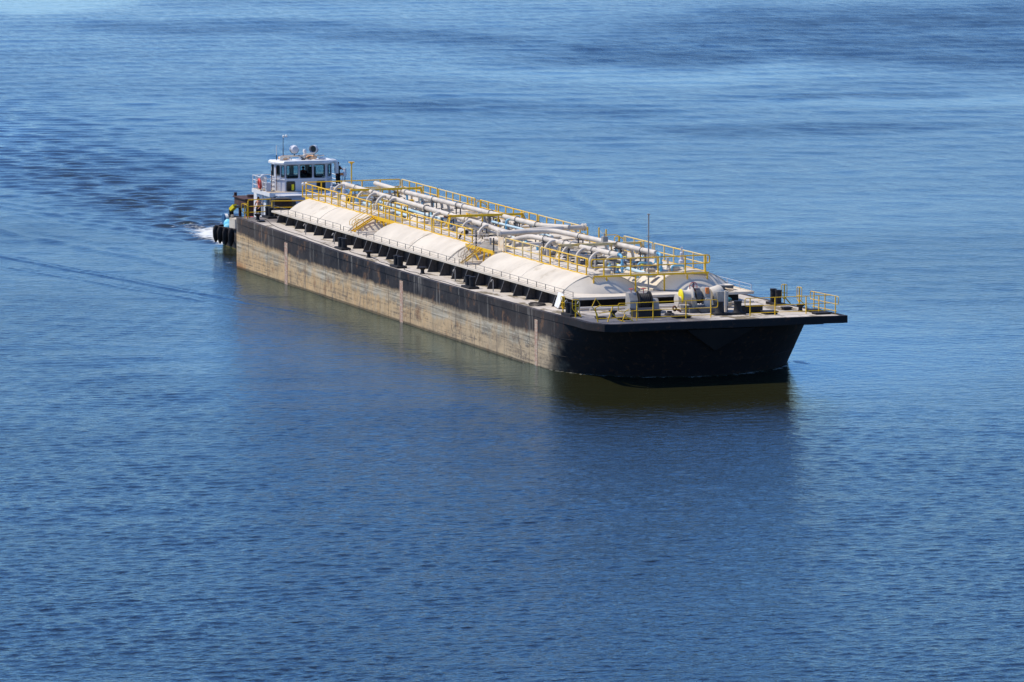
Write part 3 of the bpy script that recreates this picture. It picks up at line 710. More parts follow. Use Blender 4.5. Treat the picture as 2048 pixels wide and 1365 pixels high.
# masts
mb = MB(); mb.cyl((3.8, -.22, 5.6), (3.8, -.22, 8.05), .05); mb.lathe([(.05, 0), (.16, .08), (.16, .12)], (3.8, -.22, 8.0)); mb.box(3.6, 4.0, -.42, -.02, 8.12, 8.16)
mb.build('signal_mast', 'yellow', barge)
mb = MB(); mb.cyl((66.0, .09, 4.5), (66.0, .09, 9.45), .055, 10, .04); mb.cyl((66, .09, 8.0), (66, .09, 8.04), .12); mb.cyl((66, .09, 7.5), (66, .09, 7.54), .1)
mb.lathe([(.05, 0), (.11, .04), (.11, .08)], (66, .09, 9.42)); mb.bar((66, .09, 7.3), (66.6, .5, 7.5), .02, .02)
mb.build('signal_mast', 'grey', barge, label='slim grey signal mast at the barge bow')

# stairs from the landings to the trunk deck
def stair(x, y0, y1, loopmat='yellow', mat='yellow'):
    mb = MB()
    for dx in (-.25, .25): mb.bar((x+dx, y0, ZW-.05), (x+dx, y1, ZT+.05), .04, .10, (0, 0, 1))
    for k in range(5):
        t = (k+.5)/5; y = y0+(y1-y0)*t; z = ZW-.05+(ZT-ZW)*t
        mb.box(x-.23, x+.23, y-.08, y+.08, z-.01, z+.015)
    s_ = mb.build('stairway', mat, barge, 0)
    for dx in (-.3, .3):
        h = MB(); d = 1.0
        a = Vector((x+dx, y0+.25, ZW+.98)); b = Vector((x+dx, y1+.15, ZT+.98)); lo = Vector((0, 0, -.45))
        h.tube(fillet([a+lo, b+lo+Vector((0, -.0, 0)), b+lo+Vector((0, -.3, -.1)), b+Vector((0, -.3, -.16)), b, a], .2, 4), .02)
        h.tube([b+Vector((0, .2, 0)), (x+dx, y1+.1, ZT)], .022)
        if dx > 0: h.tube(fillet([(x+dx+.2, y1+.1, ZT), (x+dx+.2, y1+.1, ZT+.95), (x+dx+.2, y1+.7, ZT+.95), (x+dx+.2, y1+.6, ZT+.1)], .25, 5), .022)
        h.build('handrail', loopmat, s_, 50)
    return s_
stair(21.3, -4.1, -5.75); stair(46.2, -4.6, -5.95, 'sand', 'yellow_dust')
# slanted struts under landings
mb = MB()
for x0, x1, y in ((20.6, 21.6, -3.9), (22.4, 23.0, -3.9), (24.2, 23.6, -3.9), (44.4, 45.2, -4.5), (46.8, 46.0, -4.5), (48.4, 47.4, -4.5)):
    MB().bar((x0, y, ZW-.1), (x1, y+.2, ZT), .12, .05).build('landing_strut', 'yellow', barge, 0)
MB().box(48.5, 49.6, -4.12, -4.08, 5.66, 6.6).build('notice_board', paint('faded_notice', (.78, .55, .32), (.80, .68, .5), scale=3, rough=.7), barge, 0)
# transverse half pipes between the tanks
for xx in (22.6, 24.0, 45.6, 46.6):
    MB().tube([(xx, -5.9, ZT+.02), (xx, 5.9, ZT+.02)], .14, 8).build('drain_pipe', 'cream', barge)

# low wire rail along the trunk edges
def low_rail(y, xa, xb, h, mat, n):
    mb = MB(); mb.tube([(x, y, ZT+h) for x in (xa, xb)], .014, 5); mb.tube([(x, y, ZT+h*.45) for x in (xa, xb)], .010, 5)
    r_ = mb.build('edge_rail', mat, barge)
    p = MB().box(xa-.018, xa+.018, y-.018, y+.018, ZT-.02, ZT+h).build('post', mat, r_, 0)
    for k in range(1, n): copy_at(p, ((xb-xa)*k/(n-1), 0, 0))
low_rail(-6.16, 3.0, 19.7, .40, 'dgrey', 10); low_rail(-6.16, 20.4, 45.4, .34, 'dgrey', 15); low_rail(-6.16, 46.3, 68.8, .34, 'dgrey', 14)
low_rail(6.16, 46.0, 68.8, .40, 'wgrey', 12)

# ---- cargo pipes
def pipe(pts, r=.178, mat='pipe', name='cargo_pipe', fr=.6, n=12, fl=(), parent=None, label=None):
    P = fillet(pts, fr, 6) if len(pts) > 2 else [Vector(p) for p in pts]
    o = MB().tube(P, r, n).build(name, mat, parent or barge, 50, label=label)
    for (q, d) in fl:
        MB().cyl(Vector(q)-Vector(d).normalized()*.05, Vector(q)+Vector(d).normalized()*.05, r*1.45, 14).build('flange', mat, o, 40)
    return o
XD = (1, 0, 0)
A1 = pipe([(5.0, -1.25, 6.62), (25.5, -1.3, 6.44), (36.7, -1.32, 6.36), (42.3, -1.4, 6.26), (44.6, -1.1, 6.3)], .178, fl=[((12.6, -1.28, 6.55), XD), ((24.8, -1.3, 6.45), XD), ((33.8, -1.3, 6.38), XD)])
B1 = pipe([(5.0, 1.3, 6.58), (12.4, 1.3, 6.5), (26.5, 1.3, 6.55), (42.0, 1.3, 6.60), (44.2, 2.6, 6.62)], .178, fl=[((12.5, 1.3, 6.5), XD), ((25.7, 1.3, 6.55), XD)])
pipe([(39.5, -1.34, 6.3), (43.2, -2.1, 6.42), (45.1, -2.4, 6.45)], .17, name='branch_pipe')
X1 = pipe([(45.2, -3.0, 6.45), (45.0, -.5, 6.5), (45.4, 1.0, 6.55), (47.5, 1.35, 6.52), (52.8, 1.4, 6.58), (64.0, 1.4, 6.72)], .178, fr=1.2, fl=[((45.2, -2.85, 6.45), (0, 1, 0))])
X2 = pipe([(43.9, -2.0, 6.35), (44.0, 1.0, 6.55), (43.6, 4.0, 6.55)], .178, fr=.8, fl=[((43.6, 4.0, 6.55), (0, 1, 0)), ((43.6, 3.8, 6.55), (0, 1, 0))])
A2 = pipe([(42.6, -2.6, 5.85), (45.0, -2.2, 5.88), (47.3, -1.5, 6.42), (49.0, -1.3, 6.45), (56.0, -1.3, 6.55), (64.3, -1.3, 6.70)], .178, fr=.9, fl=[((55.4, -1.3, 6.54), XD)])
# low pipes across the gap between tanks 2 and 3
pipe([(44.2, -2.9, 5.3), (47.9, -2.6, 5.35), (53, -2.5, 5.85)], .16, name='branch_pipe'); pipe([(46.9, -2.2, 5.2), (47.2, 2.2, 5.2)], .2, name='branch_pipe')
pipe([(48.2, -2.2, 5.3), (48.0, 3.2, 5.3)], .17, name='branch_pipe'); pipe([(46.3, -2.3, 5.75), (46.0, 2.8, 5.75), (48.6, 2.9, 5.75)], .15, name='branch_pipe')
pipe([(44.9, -2.7, 5.2), (44.9, -2.7, 6.2)], .09, name='riser_pipe'); pipe([(44.3, -3.2, 4.6), (44.3, -3.2, 6.1)], .08, name='riser_pipe', mat='grey'); pipe([(46.6, -2.3, 5.0), (46.6, -2.3, 6.0)], .12, name='riser_pipe')
pipe([(47.4, .0, 4.6), (47.4, .0, 6.4)], .12, name='riser_pipe'); pipe([(43.6, 3.3, 4.6), (43.6, 3.3, 6.4)], .08, name='riser_pipe')
# arched branches to starboard and port
def branch(x, ym, s, zt_, yb, drop=.0, mat='pipe', r=.11):
    zb = tz(x, yb)
    return pipe([(x-.15, ym, zt_), (x, ym+s*.45, zt_+.10), (x+.1, yb, zt_-.25), (x+.15, yb+s*.05, zb-.05)], r, mat, 'branch_pipe', .45, 8)
for x in (5.6, 11.4, 13.7, 16.0, 18.4, 28.6, 32.0, 35.4, 39.0, 52.6, 56.0, 58.6, 61.2, 63.9):
    branch(x, -1.3, -1, 6.5 if x < 20 or x > 50 else 6.34, -2.2)
for x in (6.2, 8.2, 14.0, 16.2, 18.5, 20.0, 28.0, 30.5, 33.0, 35.0, 38.0, 40.5, 53.0, 55.5, 58.0, 60.5, 62.6):
    branch(x, 1.35, 1, 6.42, 2.0, mat='grey' if x < 50 else 'pipe', r=.10)
# pipe supports: twin black legs
def support(x, y, zt_):
    mb = MB()
    for dy in (-.16, .16): mb.box(x-.05, x+.05, y+dy-.035, y+dy+.035, 4.6, zt_-.1)
    mb.box(x-.07, x+.07, y-.3, y+.3, zt_-.26, zt_-.17); mb.ring((x, y, zt_), XD, .24, .03, 16, 5)
    mb.build('pipe_support', 'dgrey', barge, 0)
for x, z_ in ((8.5, 6.6), (17.2, 6.5), (25.0, 6.45), (30.4, 6.4), (37.6, 6.34), (50.2, 6.48), (54.2, 6.52), (59.6, 6.6), (63.0, 6.68)):
    support(x, -1.3, z_)
for x, z_ in ((10.2, 6.5), (19.0, 6.52), (24.4, 6.54), (31.6, 6.56), (37.2, 6.58), (41.4, 6.6), (50.0, 6.55), (57.2, 6.62), (61.8, 6.68)):
    support(x, 1.3, z_)
# light blue small-bore lines
pipe([(10.8, -.4, 5.75), (24.5, -.4, 5.7), (42, -.5, 5.75)], .10, 'pblue', 'water_line', .3, 8)
pipe([(12.0, -1.9, 5.75), (22.5, -1.9, 5.7)], .12, 'pblue', 'water_line', .3, 8)
pipe([(9, .5, 5.8), (40, .5, 5.85)], .07, 'pipe', 'air_line', .3, 6)
pipe([(33.0, .9, 6.1), (45.5, .9, 6.15)], .09, 'pblue', 'water_line', .3, 8)
pipe([(50, -.35, 5.7), (58, -.35, 5.75), (66.2, .2, 5.5)], .13, 'pblue', 'water_line', .3, 8)
pipe([(49.5, -.9, 5.9), (62.5, -.9, 5.95)], .09, 'pipe', 'air_line', .3, 8)
pipe([(49.5, .35, 5.9), (61.5, .35, 5.95)], .09, 'pipe', 'air_line', .3, 8)
pipe([(27, -.9, 5.9), (42, -.9, 5.85)], .09, 'pipe', 'air_line', .3, 8)
# blue end fittings on the bow ends of the mains
for y in (-1.3, 1.4):
    pipe([(64.3, y, 6.72), (64.75, y, 6.72), (64.85, y, 6.2), (64.85, y, 5.55)], .085, 'blue', 'end_fitting', .3, 10, fl=[((64.35, y, 6.72), XD), ((64.85, y, 6.15), (0, 0, 1)), ((64.85, y, 5.85), (0, 0, 1))])
pipe([(65.0, 2.1, 4.9), (65.0, 2.1, 5.95), (65.0, 3.0, 5.95), (65.0, 3.0, 5.1)], .07, 'blue', 'blue_frame', .2, 8)
pipe([(62.0, .9, 4.9), (62.0, .9, 5.9), (62.0, 1.9, 5.9), (62.0, 1.9, 5.1)], .07, 'blue', 'blue_frame', .2, 8)
pipe([(12.6, 1.3, 6.5), (12.7, 1.3, 5.2)], .08, 'blue', 'end_fitting'); pipe([(36, 1.3, 6.5), (36, .9, 6.5), (36.05, .85, 5.4)], .08, 'blue', 'end_fitting', .2)
MB().box(64.4, 64.8, .55, 1.05, 5.2, 5.75).build('valve_box', 'sand', barge, 0)
MB().box(60.6, 60.9, -2.3, -1.9, 4.7, 4.95).build('valve_box', 'dblue', barge, 0)
# tank-top gear: manholes, hatches, valves with wheels
rng = random.Random(11)
def manhole(x, y, s=1.):
    z = tz(x, y)
    mb = MB(); mb.lathe([(.36*s, -.15), (.36*s, .14), (.42*s, .14), (.42*s, .2), (.30*s, .24), (.05, .26)], (x, y, z), n=14)
    mb.build('manhole', 'pipe', barge, 40)
def valve(x, y, z, mat='grey', wheel='black', s=1.):
    mb = MB(); mb.cyl((x-.18*s, y, z), (x+.18*s, y, z), .10*s, 8); mb.cyl((x, y, z), (x, y, z+.28*s), .05*s, 8); mb.ball((x, y, z), .13*s, 8)
    o = mb.build('valve', mat, barge, 50)
    w_ = MB(); w_.ring((x, y, z+.30*s), (0, 0, 1), .13*s, .018, 10, 4); w_.bar((x-.13*s, y, z+.3*s), (x+.13*s, y, z+.3*s), .02, .02); w_.build('handwheel', wheel, o, 50)
def stub(x, y, r, h, mat):
    z = tz(x, y)
    MB().lathe([(r*1.5, -.1), (r*1.5, .05), (r, .05), (r, h*.75), (r*1.25, h*.75), (r*1.25, h)], (x, y, z), n=10).build('vent_pipe', mat, barge, 40)
for i, (a, b) in enumerate(TK):
    for sgn in (-1, 1):
        for k in range(3):
            x = a+1.5+(b-a-3)*k/2+rng.uniform(-.5, .5); manhole(x, sgn*(2.9 if k % 2 else 2.4))
        for k in range(5):
            x = a+.8+(b-a-1.6)*(k+.5)/5+rng.uniform(-.6, .6)
            stub(x, sgn*rng.uniform(1.7, 2.9), rng.uniform(.05, .11), rng.uniform(.3, .75), rng.choice(['pipe', 'pipe', 'grey', 'blue']))
        for k in range(12):
            x = a+.3+(b-a-.6)*(k+.5)/12+rng.uniform(-.4, .4); y = sgn*rng.uniform(.3, 2.4)
            valve(x, y, max(tz(x, y), 5.2)+rng.uniform(.12, .5), rng.choice(['pipe', 'grey', 'dblue', 'dgrey', 'dgrey', 'blue']), rng.choice(['black', 'dblue', 'bright', 'pipe']), rng.uniform(.8, 1.3))
for x in (9.0, 30.5, 47.9, 60.5):
    for k in range(4): valve(x+k*.9, -.1+.25*(k % 2), 5.75, 'dgrey', 'dblue', 1.15)
# cross lines between port and starboard tanks
for x in (7.0, 8.9, 10.5, 12.8, 15.0, 17.0, 18.8, 27.6, 29.5, 31.3, 33.5, 36.0, 38.0, 41.0, 50.8, 52.0, 53.6, 55.2, 57.4, 58.8, 60.6, 62.0):
    pipe([(x, -2.6, tz(x, -2.6)-.02), (x, -2.2, 5.62), (x, 2.2, 5.62), (x, 2.6, tz(x, 2.6)-.02)], .075, rng.choice(['pipe', 'grey', 'dgrey']), 'cross_line', .3, 7)
for x, y in ((63.7, 3.3), (9.2, -2.55), (7.6, -3.0)):
    z = tz(x, y)
    mb = MB(); mb.lathe([(.1, -.1), (.1, .25), (.2, .25), (.2, .45), (.12, .5), (.12, .95), (.06, 1.0), (.06, 1.3), (.1, 1.32)], (x, y, z), n=12)
    mb.build('relief_valve', 'wgrey', barge, 40)
for x, y in ((10.6, -2.6), (37.8, -2.7), (57.6, -2.65), (33.2, 2.6), (54.2, 2.6)):   # open blind-flange pipe ends that look forward
    z = tz(x, y)+.22
    o = pipe([(x-1.4, y, z), (x, y, z)], .2, 'pipe', 'hose_connection'); MB().cyl((x+.003, y, z), (x+.02, y, z), .14, 14).build('opening', 'black', o)
for x, y in ((25.9, -.1), (38.6, -.2), (30.4, 2.2)):
    MB().ball((x, y, 5.85), .24, 12).build('float_ball', 'rust', barge)
# yellow gantries
def gantry(x, y0=-2.72, y1=2.72, zt_=6.79, mat='yellow'):
    mb = MB(); mb.box(x-.08, x+.08, y0, y1, zt_-.16, zt_)
    g = mb.build('pipe_gantry', mat, barge, 0)
    for y, s in ((y0, -1), (y1, 1)):
        e = MB()
        for dx in (-1, 1):
            e.bar((x+dx*.12, y, zt_-.08), (x+dx*.42+.0, y+s*.35, tz(x, y+s*.35)-.03), .09, .06)
            e.bar((x+dx*.12, y, zt_-.08), (x+dx*.12, y+s*.0, zt_-.1), .1, .1)
        for t in (.12, .45, .75): e.bar((x-.12-.3*t, y+s*.35*t, zt_-.08-(zt_-5.6)*t), (x+.12+.3*t, y+s*.35*t, zt_-.08-(zt_-5.6)*t), .05, .08)
        e.box(x-.2, x+.2, y-.12, y+.12, zt_-.03, zt_+.02)
        e.build('leg_frame', mat, g, 0)
    for y in (-1.3, 1.3):
        h = MB(); h.ring((x, y, zt_+.02), XD, .07, .018, 10, 4); h.bar((x, y, zt_), (x, y, zt_-.35), .03, .03); h.build('pipe_hanger', 'grey', g, 50)
    mb = MB()
    for y in (-.3, .9): mb.box(x-.04, x+.04, y-.04, y+.04, 5.5, zt_-.17)
    mb.build('strut', mat, g, 0)
    return g
gantry(11.6); gantry(34.3); gantry(57.0, mat='yellow_dust', y1=3.0)
MB().box(56.8, 57.15, .25, .6, 6.85, 7.2).cyl((56.97, .42, 7.2), (56.97, .42, 7.4), .07, 8).build('junction_box', 'grey', barge, 40)
MB().box(11.2, 11.5, -.2, 2.2, 5.62, 5.85).build('cable_tray', 'yellow', barge, 0)
MB().box(36.8, 37.0, 1.7, 3.1, 5.72, 5.95).build('cable_tray', 'yellow', barge, 0)

# ---- bitts and deck gear
def bitts(x, y, along=True, sp=.85, r=.2, h=.66, tops=1, mat='black', flare=0, base=.14):
    z = dz(x); d = Vector((sp/2, 0, 0)) if along else Vector((0, sp/2, 0))
    mb = MB(); bx, by = (sp/2+.42, .36) if along else (.36, sp/2+.42)
    mb.box(x-bx, x+bx, y-by, y+by, z-.1, z+base)
    o = mb.build('bitts', mat, barge, 40)
    for s in (-1, 1):
        c = Vector((x, y, z+base))+d*s
        MB().lathe([(r+flare, 0), (r+flare*.3, .12), (r, .3), (r, h-.12), (r*1.1, h-.11), (r*1.1, h), (.02, h+.02)], c, n=16).build('bollard_post', mat, o, 40)
    return o
bitts(1.0, -5.9); bitts(23.9, -7.35); bitts(37.0, -7.45); bitts(52.2, -7.4)
bitts(72.2, -7.55, mat='black'); bitts(70.1, 7.35, h=.85); bitts(75.6, 1.85, False, 1.25, .24, .72, flare=.1)
def kevel(x, y):
    z = dz(x); MB().lathe([(.22, -.05), (.14, .08), (.12, .25), (.24, .36), (.30, .46), (.02, .47)], (x, y, z), n=12).build('mooring_post', 'black', barge, 40)
kevel(30.0, -7.35); kevel(41.7, -7.25); kevel(75.3, 6.9); kevel(2.2, -7.2); kevel(74.6, -5.6)
def hatch(x0, x1, y0, y1, h, mat='black', top=None, name='hatch'):
    z = dz((x0+x1)/2) if x0 < 69.5 and abs(y0) > 6.3 or x0 > 69 else ZT
    mb = MB(); mb.box(x0, x1, y0, y1, z-.1, z+h); mb.box(x0-.05, x1+.05, y0-.05, y1+.05, z+h-.06, z+h+.01)
    o = mb.build(name, mat, barge, 0)
    if top: MB().box(x0-.03, x1+.03, y0-.03, y1+.03, z+h+.012, z+h+.03).build('lid', top, o, 0)
    return o
hatch(74.2, 75.6, -4.25, -2.75, .50); hatch(76.0, 76.8, -2.2, -1.2, .16); hatch(74.0, 75.2, 2.9, 4.35, .50, top='deck')
hatch(75.8, 76.6, 4.0, 4.8, .2); hatch(73.6, 74.1, 6.3, 6.8, .18); hatch(75.6, 76.2, 7.2, 7.9, .16); hatch(74.9, 75.4, -6.9, -6.4, .14); hatch(76.0, 76.5, -5.8, -5.2, .14); hatch(77.2, 77.9, 6.9, 7.9, .12)
hatch(66.2, 67.1, 4.6, 5.6, .2, 'dgrey', 'cream'); hatch(3.5, 4.0, -7.6, -7.2, .08); 
mb = MB(); mb.lathe([(.34, 0), (.30, .1), (.16, .16), (.16, .26)], (74.9, -1.9, 3.9)); mb.build('fairlead', 'black', barge)
mb = MB(); mb.ring((74.9, -1.55, 4.3), (1, .4, .2), .14, .06, 10, 5); mb.ring((75.0, -1.3, 4.18), (.2, .4, 1), .14, .06, 10, 5); mb.build('anchor_shackle', 'rust', barge)
# deck pipes ahead of the trunk
for y0, y1, x in ((-6.0, 6.0, 69.6), (-5.6, 3.0, 70.4)):
    MB().tube([(x, y0, 3.92), (x, y1, 3.92)], .09, 8).build('deck_pipe', 'pipe', barge)
for x, y in ((13.5, -6.9), (20.5, -6.9), (47.2, -6.75), (55.0, -6.75), (70.0, -7.0), (71.2, -6.6)):
    z = dz(x); MB().tube(fillet([(x, y, z-.05), (x, y, z+.75), (x+.12, y-.12, z+.82), (x+.16, y-.22, z+.66)], .1, 4), .035, 6).build('air_vent', 'grey', barge, 50)
# cable winch (grey housing + drum of black wire)
wz = 3.82
mb = MB(); mb.prism([(71.6, -3.65, wz), (72.5, -3.65, wz), (72.5, -3.65, wz+.8), (72.2, -3.65, wz+1.25), (71.7, -3.65, wz+1.3)], (0, .55, 0))
mb.box(71.3, 72.8, -3.8, -1.3, wz-.05, wz+.12)
win = mb.build('winch', 'grey', barge, 0, label='grey cable winch with a drum of black wire')
mb = MB(); mb.lathe([(.62, 0), (.62, .05), (.48, .05)]+[(.48+.03*(k % 2), .05+.06*k) for k in range(1, 13)]+[(.48, .82), (.62, .82), (.62, .87)], (72.1, -3.05, wz+.72), (0, 1, 0), 20)
mb.build('cable_drum', 'black', win, 30)
mb = MB(); mb.prism([(71.7, -2.15, wz), (72.5, -2.15, wz), (72.4, -2.15, wz+.65), (72.2, -2.15, wz+.85), (71.9, -2.15, wz+.85)], (0, .5, 0)); mb.build('side_frame', 'grey', win, 0)
for y in (-3.4, -2.55):
    mb = MB(); mb.cyl((72.0, y, wz+1.2), (72.0, y, wz+1.5), .025, 6); mb.ring((72.0, y, wz+1.5), (0, 0, 1), .15, .02, 12, 4); mb.bar((71.85, y, wz+1.5), (72.15, y, wz+1.5), .03, .02); mb.build('handwheel', 'red', win, 50)
# anchor windlass
mb = MB(); mb.box(72.0, 73.6, .0, 2.6, wz-.05, wz+.35); mb.prism([(73.62, .4, wz+.35), (73.62, 1.4, wz+.35), (73.62, 1.1, wz+.02), (73.62, .7, wz+.02)], (.3, 0, 0))
wl_ = mb.build('windlass', 'dgrey', barge, 0, label='anchor windlass with yellow-faced warping head and red wheel')
def disc(y, r, w_, mat, nm, x=72.8, z=wz+1.0, prof=None):
    return MB().lathe(prof or [(r*.9, 0), (r, .03), (r, w_-.03), (r*.9, w_)], (x, y, z), (0, 1, 0), 22).build(nm, mat, wl_, 40)
disc(-.62, .30, .4, 'pipe', 'warping_head', z=wz+.75, prof=[(.42, 0), (.42, .05), (.26, .1), (.24, .5), (.3, .9)])
disc(-.35, .46, .08, 'bright', 'drum_flange')
disc(-.26, .5, .9, 'pipe', 'cable_drum', prof=[(.46, 0), (.40, .06), (.38, .35), (.44, .5), (.62, .58), (.62, .66)])
disc(.62, .5, .35, 'dgrey', 'brake_drum', prof=[(.50, 0), (.50, .3), (.3, .3), (.3, .5)])
disc(1.1, .5, .35, 'grey', 'gear_case', prof=[(.46, 0), (.55, .05), (.55, .42), (.2, .45)])
mb = MB(); mb.ring((72.9, .5, wz+1.6), (1, .1, 0), .28, .022, 20, 5)
for k in range(3):
    a = k*math.pi/3; mb.bar((72.9, .5-.28*math.cos(a), wz+1.6-.28*math.sin(a)), (72.9, .5+.28*math.cos(a), wz+1.6+.28*math.sin(a)), .02, .02)
mb.build('handwheel', 'red', wl_, 50)
MB().cyl((72.3, .54, wz+1.6), (72.9, .5, wz+1.6), .035, 8).cyl((72.4, .7, wz+.5), (72.4, .7, wz+1.8), .06, 8).build('wheel_shaft', 'dgrey', wl_, 50)
mb = MB(); mb.box(72.1, 73.3, 2.0, 2.75, wz+.35, wz+1.25); mb.build('motor_housing', 'grey', wl_, 0)
mb = MB(); mb.lathe([(.52, 0), (.55, .1), (.55, .62), (.45, .78), (.1, .82)], (72.6, 1.85, wz+.92), (0, .9, .25), 18); mb.build('motor_cover', 'cream', wl_, 40)
mb = MB(); mb.lathe([(.12, 0), (.3, .0), (.3, .12), (.12, .12)], (73.3, 1.35, wz+.62), (1, 0, 0), 16); mb.build('pinion', 'pipe', wl_, 40)
MB().prism([(73.35, .25, wz+.35), (73.35, .62, wz+.35), (73.35, .48, wz+.95), (73.35, .18, wz+.95)], (.05, 0, 0)).build('brake_plate', 'sand', wl_, 0)
MB().box(73.2, 73.35, 1.2, 1.42, wz+1.15, wz+1.55).build('brake_lever', 'orange', wl_, 0)
MB().cyl((72.9, .9, wz+.5), (73.2, 1.5, wz+1.3), .06, 8).cyl((73.1, 1.6, wz+.4), (73.0, 1.2, wz+1.0), .05, 8).build('link_rod', 'rust', wl_)
MB().box(74.0, 74.12, 2.2, 2.32, 3.8, 5.2).build('davit_post', 'pipe', barge, 0)

# ---- bow railings
def bow_rail(pts, posts, loops=(1, 1), h=1.12):
    x = 77.0
    zt_ = [dz(x)+h]*len(pts)
    T = [(p[0], p[1], dz(p[0])+h) for p in pts]
    return railing(T, [(p[0], p[1], dz(p[0])+h) for p in posts], hgt=h, mids=(.5, .95), r=.026, loops=loops, post_r=.035)
bow_rail([(77.1, -5.9), (77.0, .25)], [(77.1, -4.95), (77.08, -3.85), (77.0, -1.6), (76.95, .1)])
bow_rail([(77.0, 2.7), (77.0, 8.35)], [(77.0, 2.75), (77.0, 4.45), (76.95, 6.6), (76.9, 7.5)], loops=(1, 0))
bow_rail([(73.9, 8.3), (77.9, 8.3)], [(74.2, 8.3), (76.0, 8.3), (77.7, 8.3)], loops=(1, 1))
# narrow hoop rails beside the bitts
def hoop(x, y, ang, h=1.15, wd=.42, tilt=0):
    z = dz(x); c, s = math.cos(ang), math.sin(ang); mb = MB()
    def q(u, v, n=0): return (x+u*c-n*s+tilt*v*.1, y+u*s+n*c, z+v)
    mb.tube(fillet([q(0, .3), q(-wd/2, .55), q(-wd/2, h), q(wd/2, h), q(wd/2, .55), q(0, .3)], .1, 3), .026)
    mb.tube([q(-wd/2, .75), q(wd/2, .75)], .022); mb.bar(q(0, 0), q(0, h), .07, .05); mb.bar(q(0, .5, .02), q(.35, 0, .4), .07, .05)
    return mb.build('hoop_rail', 'yellow', barge, 50)
hoop(71.3, -7.75, R(10), tilt=-1); hoop(73.6, -7.75, R(70)); hoop(70.2, 7.9, R(60), 1.3, .35); hoop(72.6, 7.95, R(15), 1.3, .5)
hoop(.6, -7.75, R(65), 1.1, .5)
MB().bar((1.35, -7.75, 3.8), (1.35, -7.75, 4.9), .06, .05).tube(fillet([(.25, -7.8, 4.9), (1.4, -7.78, 4.88), (1.4, -7.78, 3.9)], .12), .026).build('hoop_rail', 'yellow', barge, 50)
# bent, broken railing at the starboard bow corner
mb = MB()
Z0 = dz(77)
def bp(y, z, x=77.1): return (x, y, Z0+z)
mb.tube([bp(-7.55, 0), bp(-7.6, .5), bp(-7.95, 1.0), bp(-7.7, 1.5), bp(-7.35, 1.0), bp(-5.95, .98), bp(-5.6, 1.0)], .03)
mb.bar(bp(-7.55, 0), bp(-7.75, .9), .08, .06); mb.bar(bp(-7.75, .9), bp(-7.35, 1.05), .07, .05)
mb.tube([bp(-7.5, .55), bp(-6.8, .62), bp(-6.65, .62)], .026); mb.tube([bp(-7.5, .22), bp(-6.75, .2), bp(-5.9, .25), bp(-5.6, .1)], .026)
mb.bar(bp(-6.9, -.02), bp(-6.55, .98), .08, .05); mb.tube([bp(-6.6, .5), bp(-6.2, .1), bp(-5.75, -.05, 77.5)], .03)
mb.bar(bp(-6.05, 0, 77.4), bp(-5.85, .45, 77.4), .09, .05); mb.tube([bp(-5.85, .45), bp(-5.7, .62), bp(-5.45, .75)], .024); mb.bar(bp(-5.9, .4, 77.4), bp(-5.3, -.02, 77.5), .08, .05)
mb.build('bent_railing', 'yellow', barge, 40, label='bent and broken yellow railing at the bow corner')
MB().bar((77.3, -5.35, 3.9), (77.3, -5.35, 4.55), .035, .035).build('stanchion', 'yellow', barge, 0)
# stern rail of the barge
railing([(.35, -5.6, 5.05), (.35, -3.0, 5.0), (.35, 3.0, 5.0)], [(.35, -5.5, 5.05), (.35, -7.4, 5.1), (.35, -3, 5.0)], mids=(.5, .95), hgt=1.2)
railing([(.35, -7.4, 5.18), (.35, -5.6, 5.2)], [], mids=(.5, .95))

# ------------------------------------------------------------------ TUG
TC = Vector((-10, 0, 0))
tug = empty('push_tug', TC)
tag(tug, 'small white and black push tug with a tall wheelhouse at the stern of the barge', 'tugboat')
HB = 4.62
def tplan(z, e=0):
    k = .86+.14*min(1, max(0, (z+.6)/1.6)); pts = []
    for t in np.linspace(math.pi, math.pi/2, 12):   # rounded stern
        pts.append((-17.0+3.1*k*math.cos(t)+e*math.cos(t), -(HB*k+e)*math.sin(t) if t < math.pi else 0))
    for x in np.linspace(-15.5, -1.6, 12): pts.append((x, -(HB*k+e)))
    pts.append((-.9, -(HB*k+e)+.8)); pts.append((-.9, 0))
    return pts
def sheer(x): return interp(x, [(-20, 1.45), (-12, 1.75), (-6, 2.6), (-1, 3.3)])
mb = MB(); rows = []
for z in (-1, 0, .6, 1.2, 99):
    pl = tplan(min(z, 1.6)); pl = pl+[(x, -y) for x, y in pl[-2:0:-1]]
    rows.append([Vector((x, y, z if z < 99 else sheer(x))) for x, y in pl])
L = len(rows[0]); fs = []
for i in range(len(rows)-1):
    for j in range(L): fs.append((i*L+j, i*L+(j+1) % L, (i+1)*L+(j+1) % L, (i+1)*L+j))
mb.add([v for r_ in rows for v in r_], fs); mb.build('hull', 'tug', tug, 40)
def tdeck(x): return sheer(x)-.6
mb = MB(); pl = tplan(1.2, -.1); top = [Vector((x, y, tdeck(x))) for x, y in pl]+[Vector((x, -y, tdeck(x))) for x, y in pl[-2:0:-1]]
n_ = len(pl)
vs = []; 
for x, y in pl: vs += [Vector((x, y, tdeck(x))), Vector((x, -y, tdeck(x)))]
mb.add(vs, [(2*i, 2*i+2, 2*i+3, 2*i+1) for i in range(n_-1)]); mb.build('deck', 'brace', tug, 30)
mb = MB(); pl = tplan(1.6, .06)
for (a, b) in zip(pl[:-1], pl[1:]): mb.bar((a[0], a[1], sheer(a[0])-.02), (b[0], b[1], sheer(b[0])-.02), .14, .1)
for (a, b) in zip(pl[:-1], pl[1:]): mb.bar((a[0], -a[1], sheer(a[0])-.02), (b[0], -b[1], sheer(b[0])-.02), .14, .1)
mb.build('bulwark_rail', 'rubber', tug, 0)
